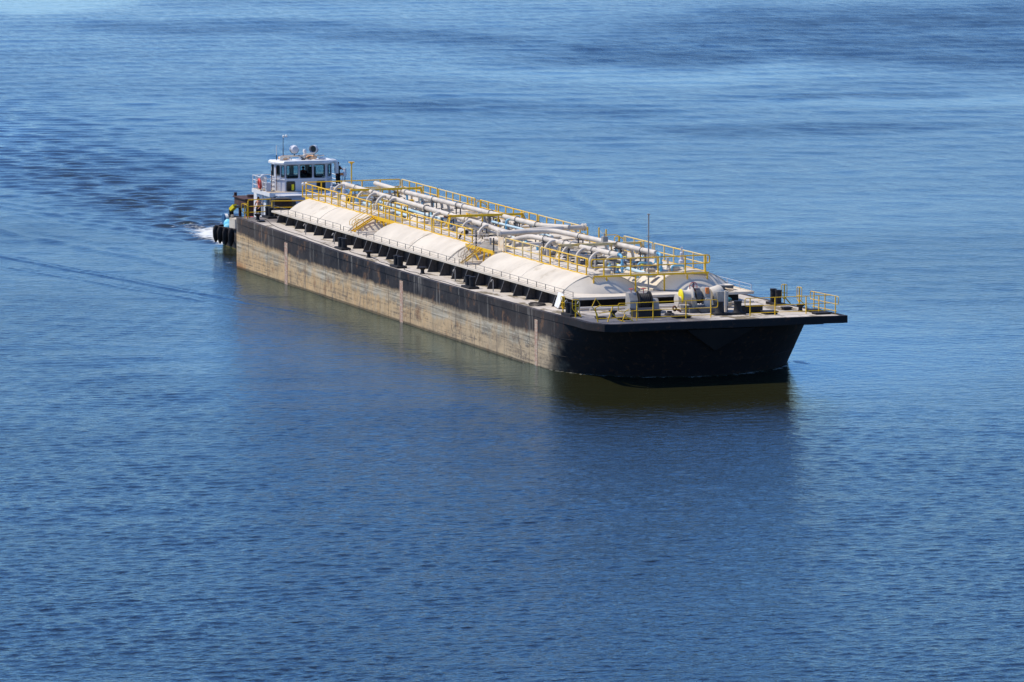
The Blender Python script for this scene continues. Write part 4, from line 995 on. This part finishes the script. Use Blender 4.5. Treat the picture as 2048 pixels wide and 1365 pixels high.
# push knees
for y0, y1 in ((-5.15, -3.75), (3.4, 4.6)):
    mb = MB(); mb.box(-1.6, -.45, y0, y1, 1.6, 5.1); k_ = mb.build('push_knee', 'brace', tug, 0)
    mb = MB(); mb.box(-.449, -.12, y0+.03, y1-.03, 1.8, 5.13); mb.build('rubber_pad', 'rubber', k_, 0)
# main deckhouse
def housebox(name, x0, x1, y0, y1, z0, z1, mat, ch=.0):
    mb = MB(); mb.prism([(x0, y0, z0), (x1-ch, y0, z0), (x1, y0+ch, z0), (x1, y1-ch, z0), (x1-ch, y1, z0), (x0, y1, z0)], (0, 0, z1-z0))
    return mb.build(name, mat, tug, 0)
dh = housebox('deckhouse', -13.3, -8.3, -2.85, 2.85, 1.2, 4.62, 'white')
fh = housebox('fore_house', -8.29, -6.4, -2.7, 2.4, 1.6, 4.72, 'wgrey', .35)
mb = MB(); mb.prism([(-8.3, -2.78, 4.72), (-6.7, -2.78, 4.72), (-6.32, -2.4, 4.72), (-6.32, 2.1, 4.72), (-6.7, 2.5, 4.72), (-8.3, 2.5, 4.72)], (0, 0, .08)); mb.build('fore_house_roof', 'wgrey', tug, 0)
def front_window(parent, x, y0, y1, z0, z1, mat='dglass', fr='dgrey', name='window'):
    # rounded rectangle slightly proud of the wall, with a frame ring
    def rr(e, xx):
        r = .12; pts = []
        for cy, cz, a0 in ((y1-r+e, z1-r+e, 0), (y0+r-e, z1-r+e, 90), (y0+r-e, z0+r-e, 180), (y1-r+e, z0+r-e, 270)):
            for k in range(4): a = R(a0+k*30); pts.append((xx, cy+r*math.cos(a), cz+r*math.sin(a)))
        return pts
    m1 = MB(); m1.prism(rr(.05, x+.004), (.02, 0, 0)); w_ = m1.build(name, fr, parent, 0)
    m2 = MB(); m2.prism(rr(0, x+.0245), (.006, 0, 0)); m2.build('pane', mat, w_, 0)
    return w_
front_window(fh, -6.4, -2.3, -1.55, 3.5, 4.32, 'olive'); front_window(fh, -6.4, -1.15, -.4, 3.5, 4.32, 'olive'); front_window(fh, -6.4, .2, 1.0, 3.5, 4.32, 'olive')
# starboard wall of deckhouse: doorway, green curtain
mb = MB(); mb.box(-9.9, -8.9, -2.88, -2.84, 2.2, 4.3); mb.build('doorway', 'dglass', dh, 0)
mb = MB(); 
for k in range(5): mb.box(-8.85+k*.09, -8.79+k*.09, -2.95, -2.9, 2.3, 4.4)
mb.build('curtain', 'green', dh, 0)
mb = MB(); mb.box(-8.2, -7.95, -3.1, -2.8, 1.8, 4.6); mb.box(-10.1, -10.0, -3.15, -3.05, 1.8, 4.6); mb.build('deckhouse_pillar', 'wgrey', tug, 0)
mb = MB(); mb.box(-12.0, -11.2, -2.88, -2.84, 2.9, 4.1); mb.build('window', 'dglass', dh, 0)
# boat deck
mb = MB(); mb.prism([(-12.6, -3.22, 4.62), (-7.8, -3.22, 4.62), (-7.8, 3.22, 4.62), (-12.6, 3.22, 4.62)], (0, 0, .30)); bd = mb.build('boat_deck', 'white', tug, 0)
MB().box(-12.55, -7.85, -3.17, 3.17, 4.922, 4.94).build('deck_plating', 'sand', bd, 0)
def trail(pts, posts, h=1.05, mat='white', mids=(.35, .7)):
    return railing(pts, posts, hgt=h, mids=mids, mat=mat, r=.028, parent=tug, post_r=.03)
ZB = 4.92
trail([(-9.0, -3.16, ZB+1.05), (-12.5, -3.16, ZB+1.05)], [(x, -3.16, ZB+1.05) for x in (-9.0, -9.8, -10.7, -11.6, -12.5)])
trail([(-12.5, -3.16, ZB+1.05), (-12.5, 3.16, ZB+1.05)], [(-12.5, y, ZB+1.05) for y in (-2.2, -.9, .5, 1.9, 3.1)])
trail([(-9.0, 3.16, ZB+1.05), (-12.5, 3.16, ZB+1.05)], [(x, 3.16, ZB+1.05) for x in (-9.0, -10.7)])
MB().box(-11.6, -11.56, -3.12, -2.3, ZB+.05, ZB+.95).build('windbreak', 'white', tug, 0)
mb = MB(); mb.box(-9.3, -8.95, -3.1, -2.75, ZB, ZB+.7); mb.build('deck_locker', 'wgrey', tug, 0)
MB().lathe([(.16, 0), (.2, .05), (.2, .32), (.12, .36)], (-9.9, -3.12, ZB+1.12), (1, -.2, 0), 14).cyl((-9.9, -3.12, ZB+.2), (-9.9, -3.12, ZB+1.3), .05, 8).build('floodlight', 'white', tug)
# wheelhouse: octagonal in plan, real window openings
FX, CX_, RX = -8.4, -9.2, -10.35
YF0, YF1, YS = -1.78, 1.62, 2.32
plan8 = [(RX, -YS), (CX_, -YS), (FX, YF0), (FX, YF1), (CX_, YS), (RX, YS)]
def prism8(z0, z1, name, mat, e=0, parent=None):
    c = Vector((-9.6, 0, 0)); pts = []
    for x, y in plan8:
        d = (Vector((x, y, 0))-c); pts.append(Vector((x, y, z0))+Vector((math.copysign(e, d.x), math.copysign(e, d.y), 0)))
    return MB().prism(pts, (0, 0, z1-z0)).build(name, mat, parent or tug, 0)
base8 = prism8(4.9, 5.86, 'wheelhouse_base', 'wgrey', parent=tug)
front_window(base8, FX, -1.62, -.98, 5.0, 5.70); front_window(base8, FX, .85, 1.5, 4.98, 5.68)
MB().box(FX+.032, FX+.04, -1.24, -1.04, 5.04, 5.5).build('yellow_hanging', 'bright', base8, 0)
lip = prism8(5.86, 5.90, 'wheelhouse_sill', 'white', .04)
# walls above: built facet by facet around openings
ZA, ZBt = 5.90, 7.08
def wall_facet(mb, p, q, ops, z0=ZA, z1=ZBt, t=.06):
    p, q = Vector((*p, 0)), Vector((*q, 0)); d = q-p; Ln = d.length; u = d/Ln; nrm = Vector((u.y, -u.x, 0))
    def piece(a, b, c, e): mb.prism([p+u*a+Vector((0, 0, c)), p+u*b+Vector((0, 0, c)), p+u*b+Vector((0, 0, e)), p+u*a+Vector((0, 0, e))], -nrm*t)
    xs = 0
    for (a, b, c, e) in ops:
        piece(xs, a, z0, z1); piece(a, b, z0, c); piece(a, b, e, z1); xs = b
    piece(xs, Ln, z0, z1)
    out = []
    for (a, b, c, e) in ops:
        g = MB(); off = -nrm*.03
        g.prism([p+u*a+Vector((0, 0, c))+off, p+u*b+Vector((0, 0, c))+off, p+u*b+Vector((0, 0, e))+off, p+u*a+Vector((0, 0, e))+off], -nrm*.008)
        fr = MB()
        P_ = [p+u*a+Vector((0, 0, c)), p+u*b+Vector((0, 0, c)), p+u*b+Vector((0, 0, e)), p+u*a+Vector((0, 0, e))]
        fr.tube(fillet([P_[0]*.5+P_[1]*.5]+P_[1:]+[P_[0], P_[0]*.5+P_[1]*.5], .12, 3), .03, 5)
        out.append((fr, g))
    return out
mb = MB(); wins = []
wins += wall_facet(mb, plan8[2], plan8[3], [(.12, 1.08, 5.98, 6.98), (1.24, 2.22, 5.98, 6.98), (2.38, 3.28, 5.98, 6.98)])
wins += wall_facet(mb, plan8[3], plan8[4], [(.25, .85, 6.05, 6.95)])
wins += wall_facet(mb, plan8[1], plan8[2], [(.12, .45, 6.2, 6.95), (.62, .92, 6.05, 6.95)])
wins += wall_facet(mb, plan8[0], plan8[1], [(.25, .8, 6.1, 6.95)])
wins += wall_facet(mb, plan8[4], plan8[5], [(.25, .9, 6.1, 6.95)])
wins += wall_facet(mb, plan8[5], plan8[0], [(.3, 1.5, 6.05, 6.95), (1.8, 2.8, 6.05, 6.95), (3.1, 4.3, 6.05, 6.95)])
wh = mb.build('wheelhouse', 'wgrey', tug, 0)
for fr, g in wins:
    w_ = fr.build('window', 'dgrey', wh, 0); g.build('pane', 'glass', w_, 0)
mb = MB(); mb.box(-8.75, -8.5, -1.5, 1.3, 5.9, 6.12); mb.box(-9.0, -8.76, -.45, .45, 5.9, 6.3); mb.build('helm_console', 'black', tug, 0)
mb = MB(); mb.box(-10.2, -10.1, -2.1, -1.6, 5.9, 6.9); mb.box(-10.2, -10.15, .7, 1.3, 5.9, 6.7); mb.build('wheelhouse_curtain', 'dgrey', tug, 0)
# roof
mb = MB()
lo = [Vector((x+math.copysign(.18, x+9.6), y+math.copysign(.16, y), 7.08)) for x, y in plan8]; hi = [Vector((v.x*.99-.1, v.y*.95, 7.32)) for v in lo]
n6 = 6; mid = [Vector((v.x, v.y, 7.22)) for v in lo]
mb.add(lo+mid+hi, [tuple(range(6))[::-1]]+[(i, (i+1) % 6, 6+(i+1) % 6, 6+i) for i in range(6)]+[(6+i, 6+(i+1) % 6, 12+(i+1) % 6, 12+i) for i in range(6)]+[tuple(range(12, 18))])
rf = mb.build('wheelhouse_roof', 'white', tug, 0)
# starboard ladder steps on the side
mb = MB()
for z in (5.0, 5.35, 5.7, 6.05): mb.box(-9.75, -9.4, -2.42, -2.33, z, z+.04); mb.box(-10.3, -10.0, -2.42, -2.33, z, z+.04)
mb.build('side_step', 'white', tug, 0)
MB().tube([(-8.9, -2.3, 5.0), (-8.9, -2.3, 6.9)], .025, 6).tube([(-9.9, -2.42, 5.0), (-9.9, -2.42, 6.5)], .025, 6).build('grab_rail', 'rust', tug)
# big white elbow duct on the port corner
MB().tube(fillet([(-9.3, 1.6, 7.22), (-9.25, 2.72, 7.15), (-9.25, 2.72, 6.2)], .3, 6), .17, 12).build('air_duct', 'white', tug)
# roof rack and gear
mb = MB()
zr = 7.62
for y in (-1.9, -1.0, 0, .6, 1.3): mb.cyl((-9.2, y, 7.3), (-9.2, y, zr), .03, 6); 
mb.tube([(-9.2, -1.9, zr), (-9.2, 0, zr), (-9.2, .2, zr+.15), (-9.2, .9, zr+.2)], .05, 8); mb.tube([(-9.2, .9, zr), (-9.2, 1.7, zr)], .045, 8); mb.tube([(-10.1, -1.5, zr), (-10.1, 1.5, zr)], .035, 6)
mb.build('roof_rack', 'pipe', tug)
def lamp(x, y, z, turn, name='searchlight'):
    a = Vector((math.cos(turn), math.sin(turn), 0))
    mb = MB(); mb.lathe([(.02, -.30), (.24, -.26), (.31, -.1), (.32, .28), (.29, .28), (.27, .05), (.02, .0)], (x, y, z), a, 20)
    o = mb.build(name, 'wgrey', tug, 40)
    mb = MB(); mb.tube([Vector((x, y, z))+Vector((-a.y, a.x, 0))*.36*math.cos(t)+Vector((0, 0, -.36*math.sin(t))) for t in np.linspace(0, math.pi, 12)], .02, 5); mb.cyl((x, y, z-.36), (x, y, z-.6), .05, 8)
    mb.build('yoke', 'dgrey', o); MB().lathe([(.24, .06), (.24, .07)], (x, y, z), a, 18).build('lens', 'dglass', o)
lamp(-9.6, -.62, 8.15, R(180)); lamp(-9.6, .98, 8.13, R(-38))
mb = MB(); mb.cyl((-10, -1.97, 7.3), (-10, -1.97, 7.7), .035, 6); ant = mb.build('antenna', 'black', tug); MB().cyl((-10, -1.97, 7.7), (-10, -1.97, 8.45), .03, 6).build('whip', 'white', ant)
mb = MB(); mb.cyl((-10, -1.42, 7.3), (-10, -1.42, 8.2), .035, 6); mb.cyl((-10, -1.42, 8.2), (-10, -1.42, 9.05), .025, 6); ant = mb.build('signal_mast', 'dgrey', tug)
MB().ball((-10, -1.38, 9.15), .1, 10).ball((-10, -1.16, 9.18), .1, 10).build('wind_sensor', 'white', ant)
MB().lathe([(.14, 0), (.14, .2), (.08, .28)], (-9.7, .25, 7.85)).box(-9.7, -9.5, .15, .35, 7.35, 7.85).build('radar_unit', 'white', tug, 40)
MB().box(-9.8, -9.3, -1.85, -1.2, 7.38, 7.58).box(-9.5, -9.2, -.3, 0, 7.4, 7.6).build('roof_box', 'white', tug, 0)
MB().lathe([(.3, 0), (.26, .1), (.05, .14)], (-9.3, 1.55, 7.36)).build('vent_cap', 'wgrey', tug)
MB().cyl((-9.1, -.2, 7.35), (-8.9, .5, 7.6), .05, 6).cyl((-9.2, .1, 7.35), (-9.2, -.4, 7.7), .04, 6).ball((-9.0, .3, 7.5), .1, 8).build('roof_cable_clump', 'rope', tug)
# funnel block and stern frames
mb = MB(); mb.box(-17.9, -14.7, -3.1, -1.6, 3.2, 3.8); mb.box(-17.4, -17.2, -2.9, -2.7, 1.0, 3.2); mb.box(-15.4, -14.8, -2.9, -1.8, 1.2, 3.2); mb.box(-18.05, -14.6, -3.2, -1.5, 3.8, 3.88); mb.box(-18.0, -17.8, -3.1, -2.9, 3.88, 4.15); mb.cyl((-16, -2.3, 3.85), (-16, -2.3, 4.1), .3, 12); mb.build('exhaust_housing', paint('sooty_brown', (.055, .03, .025), (.10, .05, .04), rough=.8), tug, 0)
mb = MB(); mb.bar((-17.1, -3.6, 1.0), (-17.1, -3.6, 2.85), .32, .3); st_ = mb.build('towing_bitt', 'black', tug, 0)
mb = MB(); mb.bar((-17.1, -3.6, 2.85), (-16.5, -3.45, 3.2), .34, .3); mb.build('bitt_cap', 'bright', st_, 0)
mb = MB(); mb.bar((-16.5, -3.45, 3.14), (-14.0, -3.0, 3.3), .16, .16); mb.bar((-17.1, -3.6, 2.35), (-13.5, -3.2, 2.45), .14, .14); mb.bar((-17.1, -3.5, 1.9), (-15.9, -3.2, 2.0), .5, .6)
mb.tube(fillet([(-19.3, -3.2, 1.3), (-19.0, -3.2, 2.2), (-18.0, -3.4, 2.55), (-17.1, -3.6, 2.55)], .8, 6), .07, 8); mb.bar((-18.9, -3.3, 1.0), (-18.9, -3.3, 2.1), .2, .2)
mb.build('stern_frame', 'black', tug, 0)
mb = MB(); mb.cyl((-17.7, -4.1, 2.05), (-17.7, -3.4, 2.05), .42, 20); dr = mb.build('hose_reel', 'dblue', tug, 30); MB().cyl((-17.7, -3.98, 2.05), (-17.7, -3.75, 2.05), .43, 20).build('reel_band', 'white', dr, 30)
MB().box(-15.1, -13.5, -4.35, -3.6, 1.1, 2.4).cyl((-14.8, -4.2, 2.4), (-14.8, -4.2, 2.65), .12, 8).build('deck_locker', 'cream', tug, 0)
MB().ball((-16.3, -4.1, 1.75), .55, 12, (1.1, .6, .8)).ball((-15.9, -4.2, 1.5), .4, 10).build('canvas_bundle', 'cyan', tug)
MB().box(-12.2, -11.6, -3.9, -3.3, 2.46, 2.72).build('fuel_can', 'red', tug, 0)
# fenders hung along the tug's side: separate things
def fender(x, y, z0, z1, r, lean, label):
    o = MB(); d = Vector((lean, -.15, z1-z0)).normalized(); n_ = (z1-z0)
    o.lathe([(r*.25, -.1), (r*.6, .1), (r*.95, .4), (r*1.05, n_-.45), (r*.8, n_-.12), (r*.35, n_+.05)], (x, y, z0), d, 12)
    f_ = o.build('fender', 'rubber', None, 45, org=(x, y, z0)); tag(f_, label, 'fender', 'black fenders hanging on the tug side')
FND = [(-19.0, -3.4, 'aftmost black fender hanging at the rounded stern of the tug'), (-17.3, -4.75, 'black fender hanging below the blue and white hose reel on the tug'),
       (-15.6, -4.9, 'black fender hanging beside the yellow-capped post of the tug'), (-13.9, -4.95, 'black fender hanging beside the cream locker of the tug'), (-12.35, -4.95, 'black fender on the tug side next to the barge corner')]
for i, (x, y, lb) in enumerate(FND): fender(x-.25, y, .30+.05*i, 1.62+.07*i, .25, .55, lb)
mb = MB()
for x in (-18.2, -16.4, -14.8, -13.1): mb.lathe([(.26, -.08), (.34, -.08), (.34, .08), (.26, .08)], (x, -4.78, .7), (0, 1, 0), 14)
mb = None

# ------------------------------------------------------------------ loose things
def ring_thing(name, c, axis, R_, r, mat, label, cat, group=None):
    o = MB().ring(c, axis, R_, r, 24, 8).build(name, mat, None, 60, org=c); tag(o, label, cat, group); return o
lr = ring_thing('life_ring', (-10.3, -3.27, 5.45), (.1, 1, .1), .34, .10, 'lred', 'red life ring hanging on the white boat deck railing of the tug', 'life ring')
ra = ring_thing('life_ring', (-9.7, -1.45, 7.48), (.1, 0, 1), .36, .10, 'lorange', 'faded orange life ring lying on the wheelhouse roof below the round mast side', 'life ring', 'orange life rings on the wheelhouse roof')
ra['label'] = 'faded orange life ring on the wheelhouse roof beside the antennas'
rb = ring_thing('life_ring', (-9.5, .72, 7.50), (.1, 0, 1), .38, .10, 'lorange', 'faded orange life ring on the wheelhouse roof below the open searchlight', 'life ring', 'orange life rings on the wheelhouse roof')
def coil(c, r, turns, label, mat='rope', cr=.035):
    mb = MB(); c = Vector(c); rg = random.Random(int(c.x*7))
    for k in range(turns): mb.ring(c+Vector((rg.uniform(-.08, .08), rg.uniform(-.08, .08), .03+.05*k)), (rg.uniform(-.1, .1), rg.uniform(-.1, .1), 1), r*(1-.08*k)+rg.uniform(-.05, .05), cr, 22, 5)
    o = mb.build('rope_coil', mat, None, 60, org=c); tag(o, label, 'rope'); return o
coil((64.6, -7.1, dz(64.6)), .55, 3, 'dark rope coil on the starboard side deck below the white board')
coil((77.4, 3.4, 3.9), .001, 1, 'x') if False else None
def line(pts, r, mat, label, name='mooring_line'):
    P = [Vector(p) for p in pts]; Q = []
    for i in range(len(P)-1):
        for k in range(6):
            t = k/6; Q.append(P[i].lerp(P[i+1], t)+Vector((0, .06*math.sin((i*6+k)*1.3), 0)))
    Q.append(P[-1]); o = MB().tube(Q, r, 5).build(name, mat, None, 60, org=P[0]); tag(o, label, 'rope'); return o
def dk(x, y, e=.03): return (x, y, dz(x)+e)
line([dk(2, -6.6), dk(8, -7.5), dk(15, -7.45), dk(23, -7.7)], .018, 'rope', 'dark line lying along the starboard side deck between the stern bitts and the next bitts')
line([dk(24.5, -7.2), dk(27, -7.5), dk(30, -7.1), dk(33, -7.5), dk(36.5, -7.6)], .02, 'rope', 'dark line lying on the side deck around the small mooring post aft')
line([dk(37.5, -7.3), dk(39.5, -7.7), dk(41.5, -7.5), dk(45, -7.75), dk(51.6, -7.7)], .018, 'rope', 'dark line lying on the side deck along the middle of the barge')
line([(66.4, 5.4, ZT+.05), (67.4, 4.9, ZT+.05), (68.3, 5.2, ZT+.06), (68.95, 4.6, ZT+.04), (69.12, 4.0, ZT-.05)], .05, 'sand', 'sandy hose lying over the forward edge of the trunk deck', 'hose')
bd_ = MB(); bd_.prism([(66.2, -6.5, 3.75), (67.6, -6.75, 3.75), (67.75, -6.42, 4.62), (66.6, -6.36, 4.68)], (.0, .04, 0))
o = bd_.build('white_board', 'white', None, 0, org=(66.9, -6.5, 3.75)); tag(o, 'white sheet board leaning against the trunk near the yellow hoop rail', 'board')
mb = MB(); mb.ball((70.6, 3.6, 4.25), .38, 12, (.8, 1.3, .45)); o = mb.build('tarpaulin_bundle', 'teal', None, 60, org=(70.6, 3.6, 4.1)); tag(o, 'teal tarpaulin bundle on crates in front of the trunk', 'tarpaulin')
mb = MB(); mb.box(70.2, 71.0, 2.9, 3.9, 3.75, 4.05); mb.box(70.1, 71.1, 2.75, 4.1, 4.05, 4.11); o = mb.build('pallet_crate', 'sand', None, 0, org=(70.6, 3.4, 3.75)); tag(o, 'sandy wooden crate under the teal tarpaulin bundle', 'crate')
mb = MB(); mb.box(69.9, 70.5, 2.0, 2.6, 3.75, 4.45); o = mb.build('white_box', 'wgrey', None, 0, org=(70.2, 2.3, 3.75)); tag(o, 'pale box standing between the windlass and the teal tarpaulin', 'box')

# ---- people
def skin_person(name, joints, edges, mat, label, root, extra):
    me = bpy.data.meshes.new(name); O = Vector(root)
    me.from_pydata([tuple(Vector(j[0])) for j in joints], edges, []); me.update()
    o = bpy.data.objects.new(name, me); col.objects.link(o); o.location = O; ORG[o.name] = O
    sk = o.modifiers.new('skin', 'SKIN'); 
    for i, j in enumerate(joints):
        me.skin_vertices[0].data[i].radius = (j[1], j[2] if len(j) > 2 else j[1])
    me.skin_vertices[0].data[0].use_root = True
    ss = o.modifiers.new('sub', 'SUBSURF'); ss.levels = 2; ss.render_levels = 2
    me.materials.append(M[mat]); tag(o, label, 'person')
    for mb, nm, mt in extra:
        c = mb.build(nm, mt, None, 60); c.parent = o
    return o
def person(root, face, skinm, hair, shirt, pants, label, pose='stand', cap=None):
    cf, sf = math.cos(face), math.sin(face)
    def W(f, s, z): return (f*cf-s*sf, f*sf+s*cf, z)   # f forward, s left
    J = []; E = []
    def add(p, r, par=None, r2=None):
        J.append((W(*p), r, r2 or r)); 
        if par is not None: E.append((par, len(J)-1))
        return len(J)-1
    pel = add((0, 0, .95), .14, None, .12); wa = add((0, 0, 1.12), .13, pel, .10); ch = add((.01, 0, 1.30), .16, wa, .11); nb = add((0, 0, 1.46), .085, ch)
    nk = add((.01, 0, 1.53), .055, nb); hd = add((.02, 0, 1.62), .085, nk, .09); tp = add((.02, 0, 1.72), .075, hd, .085)
    hands = {}
    for s in (1, -1):
        sh = add((0, s*.18, 1.42), .065, nb)
        if pose == 'reach' and s > 0: el = (.20, .30, 1.2); wr = (.42, .30, 1.22)
        elif pose == 'bent': el = (-.05, s*.34, 1.16); wr = (.15, s*.24, 1.02)
        else: el = (-.02, s*.28, 1.15); wr = (.08, s*.27, .90)
        e_ = add(el, .042, sh); w_ = add(wr, .03, e_); 
        dirv = (Vector(wr)-Vector(el)).normalized(); pm = Vector(wr)+dirv*.07; h_ = add(tuple(pm), .035, w_, .018)
        for k, ln in enumerate((.07, .085, .08, .06)):
            off = Vector((.0, (k-1.5)*.02, 0)); a = add(tuple(pm+dirv*.045+off), .010, h_); b = add(tuple(pm+dirv*(.045+ln*.6)+off+Vector((.01, 0, -.01))), .009, a); add(tuple(pm+dirv*(.045+ln)+off+Vector((.025, 0, -.02))), .008, b)
        a = add(tuple(Vector(wr)+dirv*.03+Vector((.03, -s*.02, 0))), .012, w_); add(tuple(Vector(wr)+dirv*.07+Vector((.055, -s*.03, 0))), .009, a)
        hp = add((0, s*.10, .88), .095, pel); kn = add((.03, s*.12, .48), .06, hp); an = add((0, s*.13, .09), .042, kn); add((.16, s*.14, .04), .038, an, .03)
    ex = []
    def wv(f, s, z): return Vector(W(f, s, z))
    hm = MB(); hm.ball(wv(-.01, 0, 1.70), .115, 14, (1, 1, .95)); ex.append((hm, 'hair', hair) if not cap else (hm, 'cap', cap))
    fm = MB(); fm.ball(wv(.105, 0, 1.635), .018, 8); fm.ball(wv(.06, .085, 1.64), .02, 8); fm.ball(wv(.06, -.085, 1.64), .02, 8); ex.append((fm, 'nose_and_ears', skinm))
    em = MB(); em.ball(wv(.088, .032, 1.66), .012, 6); em.ball(wv(.088, -.032, 1.66), .012, 6); em.bar(wv(.098, -.025, 1.585), wv(.098, .025, 1.585), .01, .008); ex.append((em, 'eyes_and_mouth', 'cloth'))
    sm = MB(); sm.lathe([(.17, .0), (.165, .12), (.15, .2)], wv(0, 0, .86), (0, 0, 1), 14)
    for s in (1, -1): sm.cyl(wv(0, s*.10, .92), wv(.02, s*.12, .55 if pants == 'shorts' else .12), .115, 12, .085)
    ex.append((sm, 'shorts' if pants == 'shorts' else 'trousers', 'cloth'))
    if shirt:
        tm = MB(); tm.lathe([(.165, 0), (.16, .15), (.19, .35), (.20, .46), (.12, .52)], wv(0, 0, .98), (0, 0, 1), 16)
        for s in (1, -1): tm.cyl(wv(0, s*.17, 1.43), wv(-.03, s*.31, 1.2), .085, 10, .07)
        ex.append((tm, 'shirt', shirt))
    return skin_person('person', J, E, skinm, label, root, ex)
person((-8.6, -3.9, 2.78), R(-50), 'skin', 'hair', None, 'shorts', 'shirtless person in dark shorts standing on the tug side deck by the green curtain', 'bent')
person((-9.6, 2.95, 5.27), R(20), 'skin2', 'hair', 'cloth', 'long', 'person in black clothes and a dark cap on the port wing of the wheelhouse', 'reach', cap='maroon')
person((-9.6, .1, 5.0), R(-17), 'skin2', 'hair', 'maroon', 'long', 'person in a maroon shirt at the helm behind the middle wheelhouse window', 'bent')
MB().box(-10.4, -8.9, 2.35, 3.4, 5.2, 5.26).box(-9.0, -8.94, 3.3, 3.36, 5.2, 6.3).build('bridge_wing', 'dgrey', tug, 0)
mb = MB(); mb.box(-9.1, -8.9, 3.2, 3.45, 5.95, 6.3); mb.lathe([(.1, 0), (.1, .3)], (-9.0, 3.35, 6.3)); o = mb.build('lantern', 'white', None, 0, org=(-9, 3.3, 6)); tag(o, 'small white lantern on the port wing of the wheelhouse', 'lantern')
mb = MB(); mb.box(-9.2, -9.0, 3.0, 3.3, 6.05, 6.22); o = mb.build('life_vest', 'orange', None, 0, org=(-9, 3.1, 6)); tag(o, 'orange life vest hanging by the person in black at the wheelhouse side', 'life vest')
# bird on the walkway rail edge
bx, by, bz = 40.4, -4.05, 5.70
mb = MB(); mb.lathe([(.01, -.24), (.05, -.15), (.085, 0), (.08, .12), (.04, .2), (.03, .27), (.045, .31), (.04, .35), (.012, .39)], (bx, by, bz+.20), (.25, .35, .9), 12)
mb.tube([(bx+.1, by+.13, bz+.54), (bx+.16, by+.2, bz+.53)], .012, 5); mb.prism([(bx-.07, by-.06, bz+.02), (bx-.04, by-.1, bz+.02), (bx-.1, by-.16, bz-.08), (bx-.14, by-.12, bz-.08)], (0, 0, .015))
mb.tube([(bx, by+.03, bz+.08), (bx, by+.03, bz-.06)], .01, 5); mb.tube([(bx, by-.03, bz+.08), (bx, by-.03, bz-.06)], .01, 5)
o = mb.build('cormorant', 'feather', None, 60, org=(bx, by, bz)); tag(o, 'dark long-necked bird perched on the yellow walkway edge', 'bird')
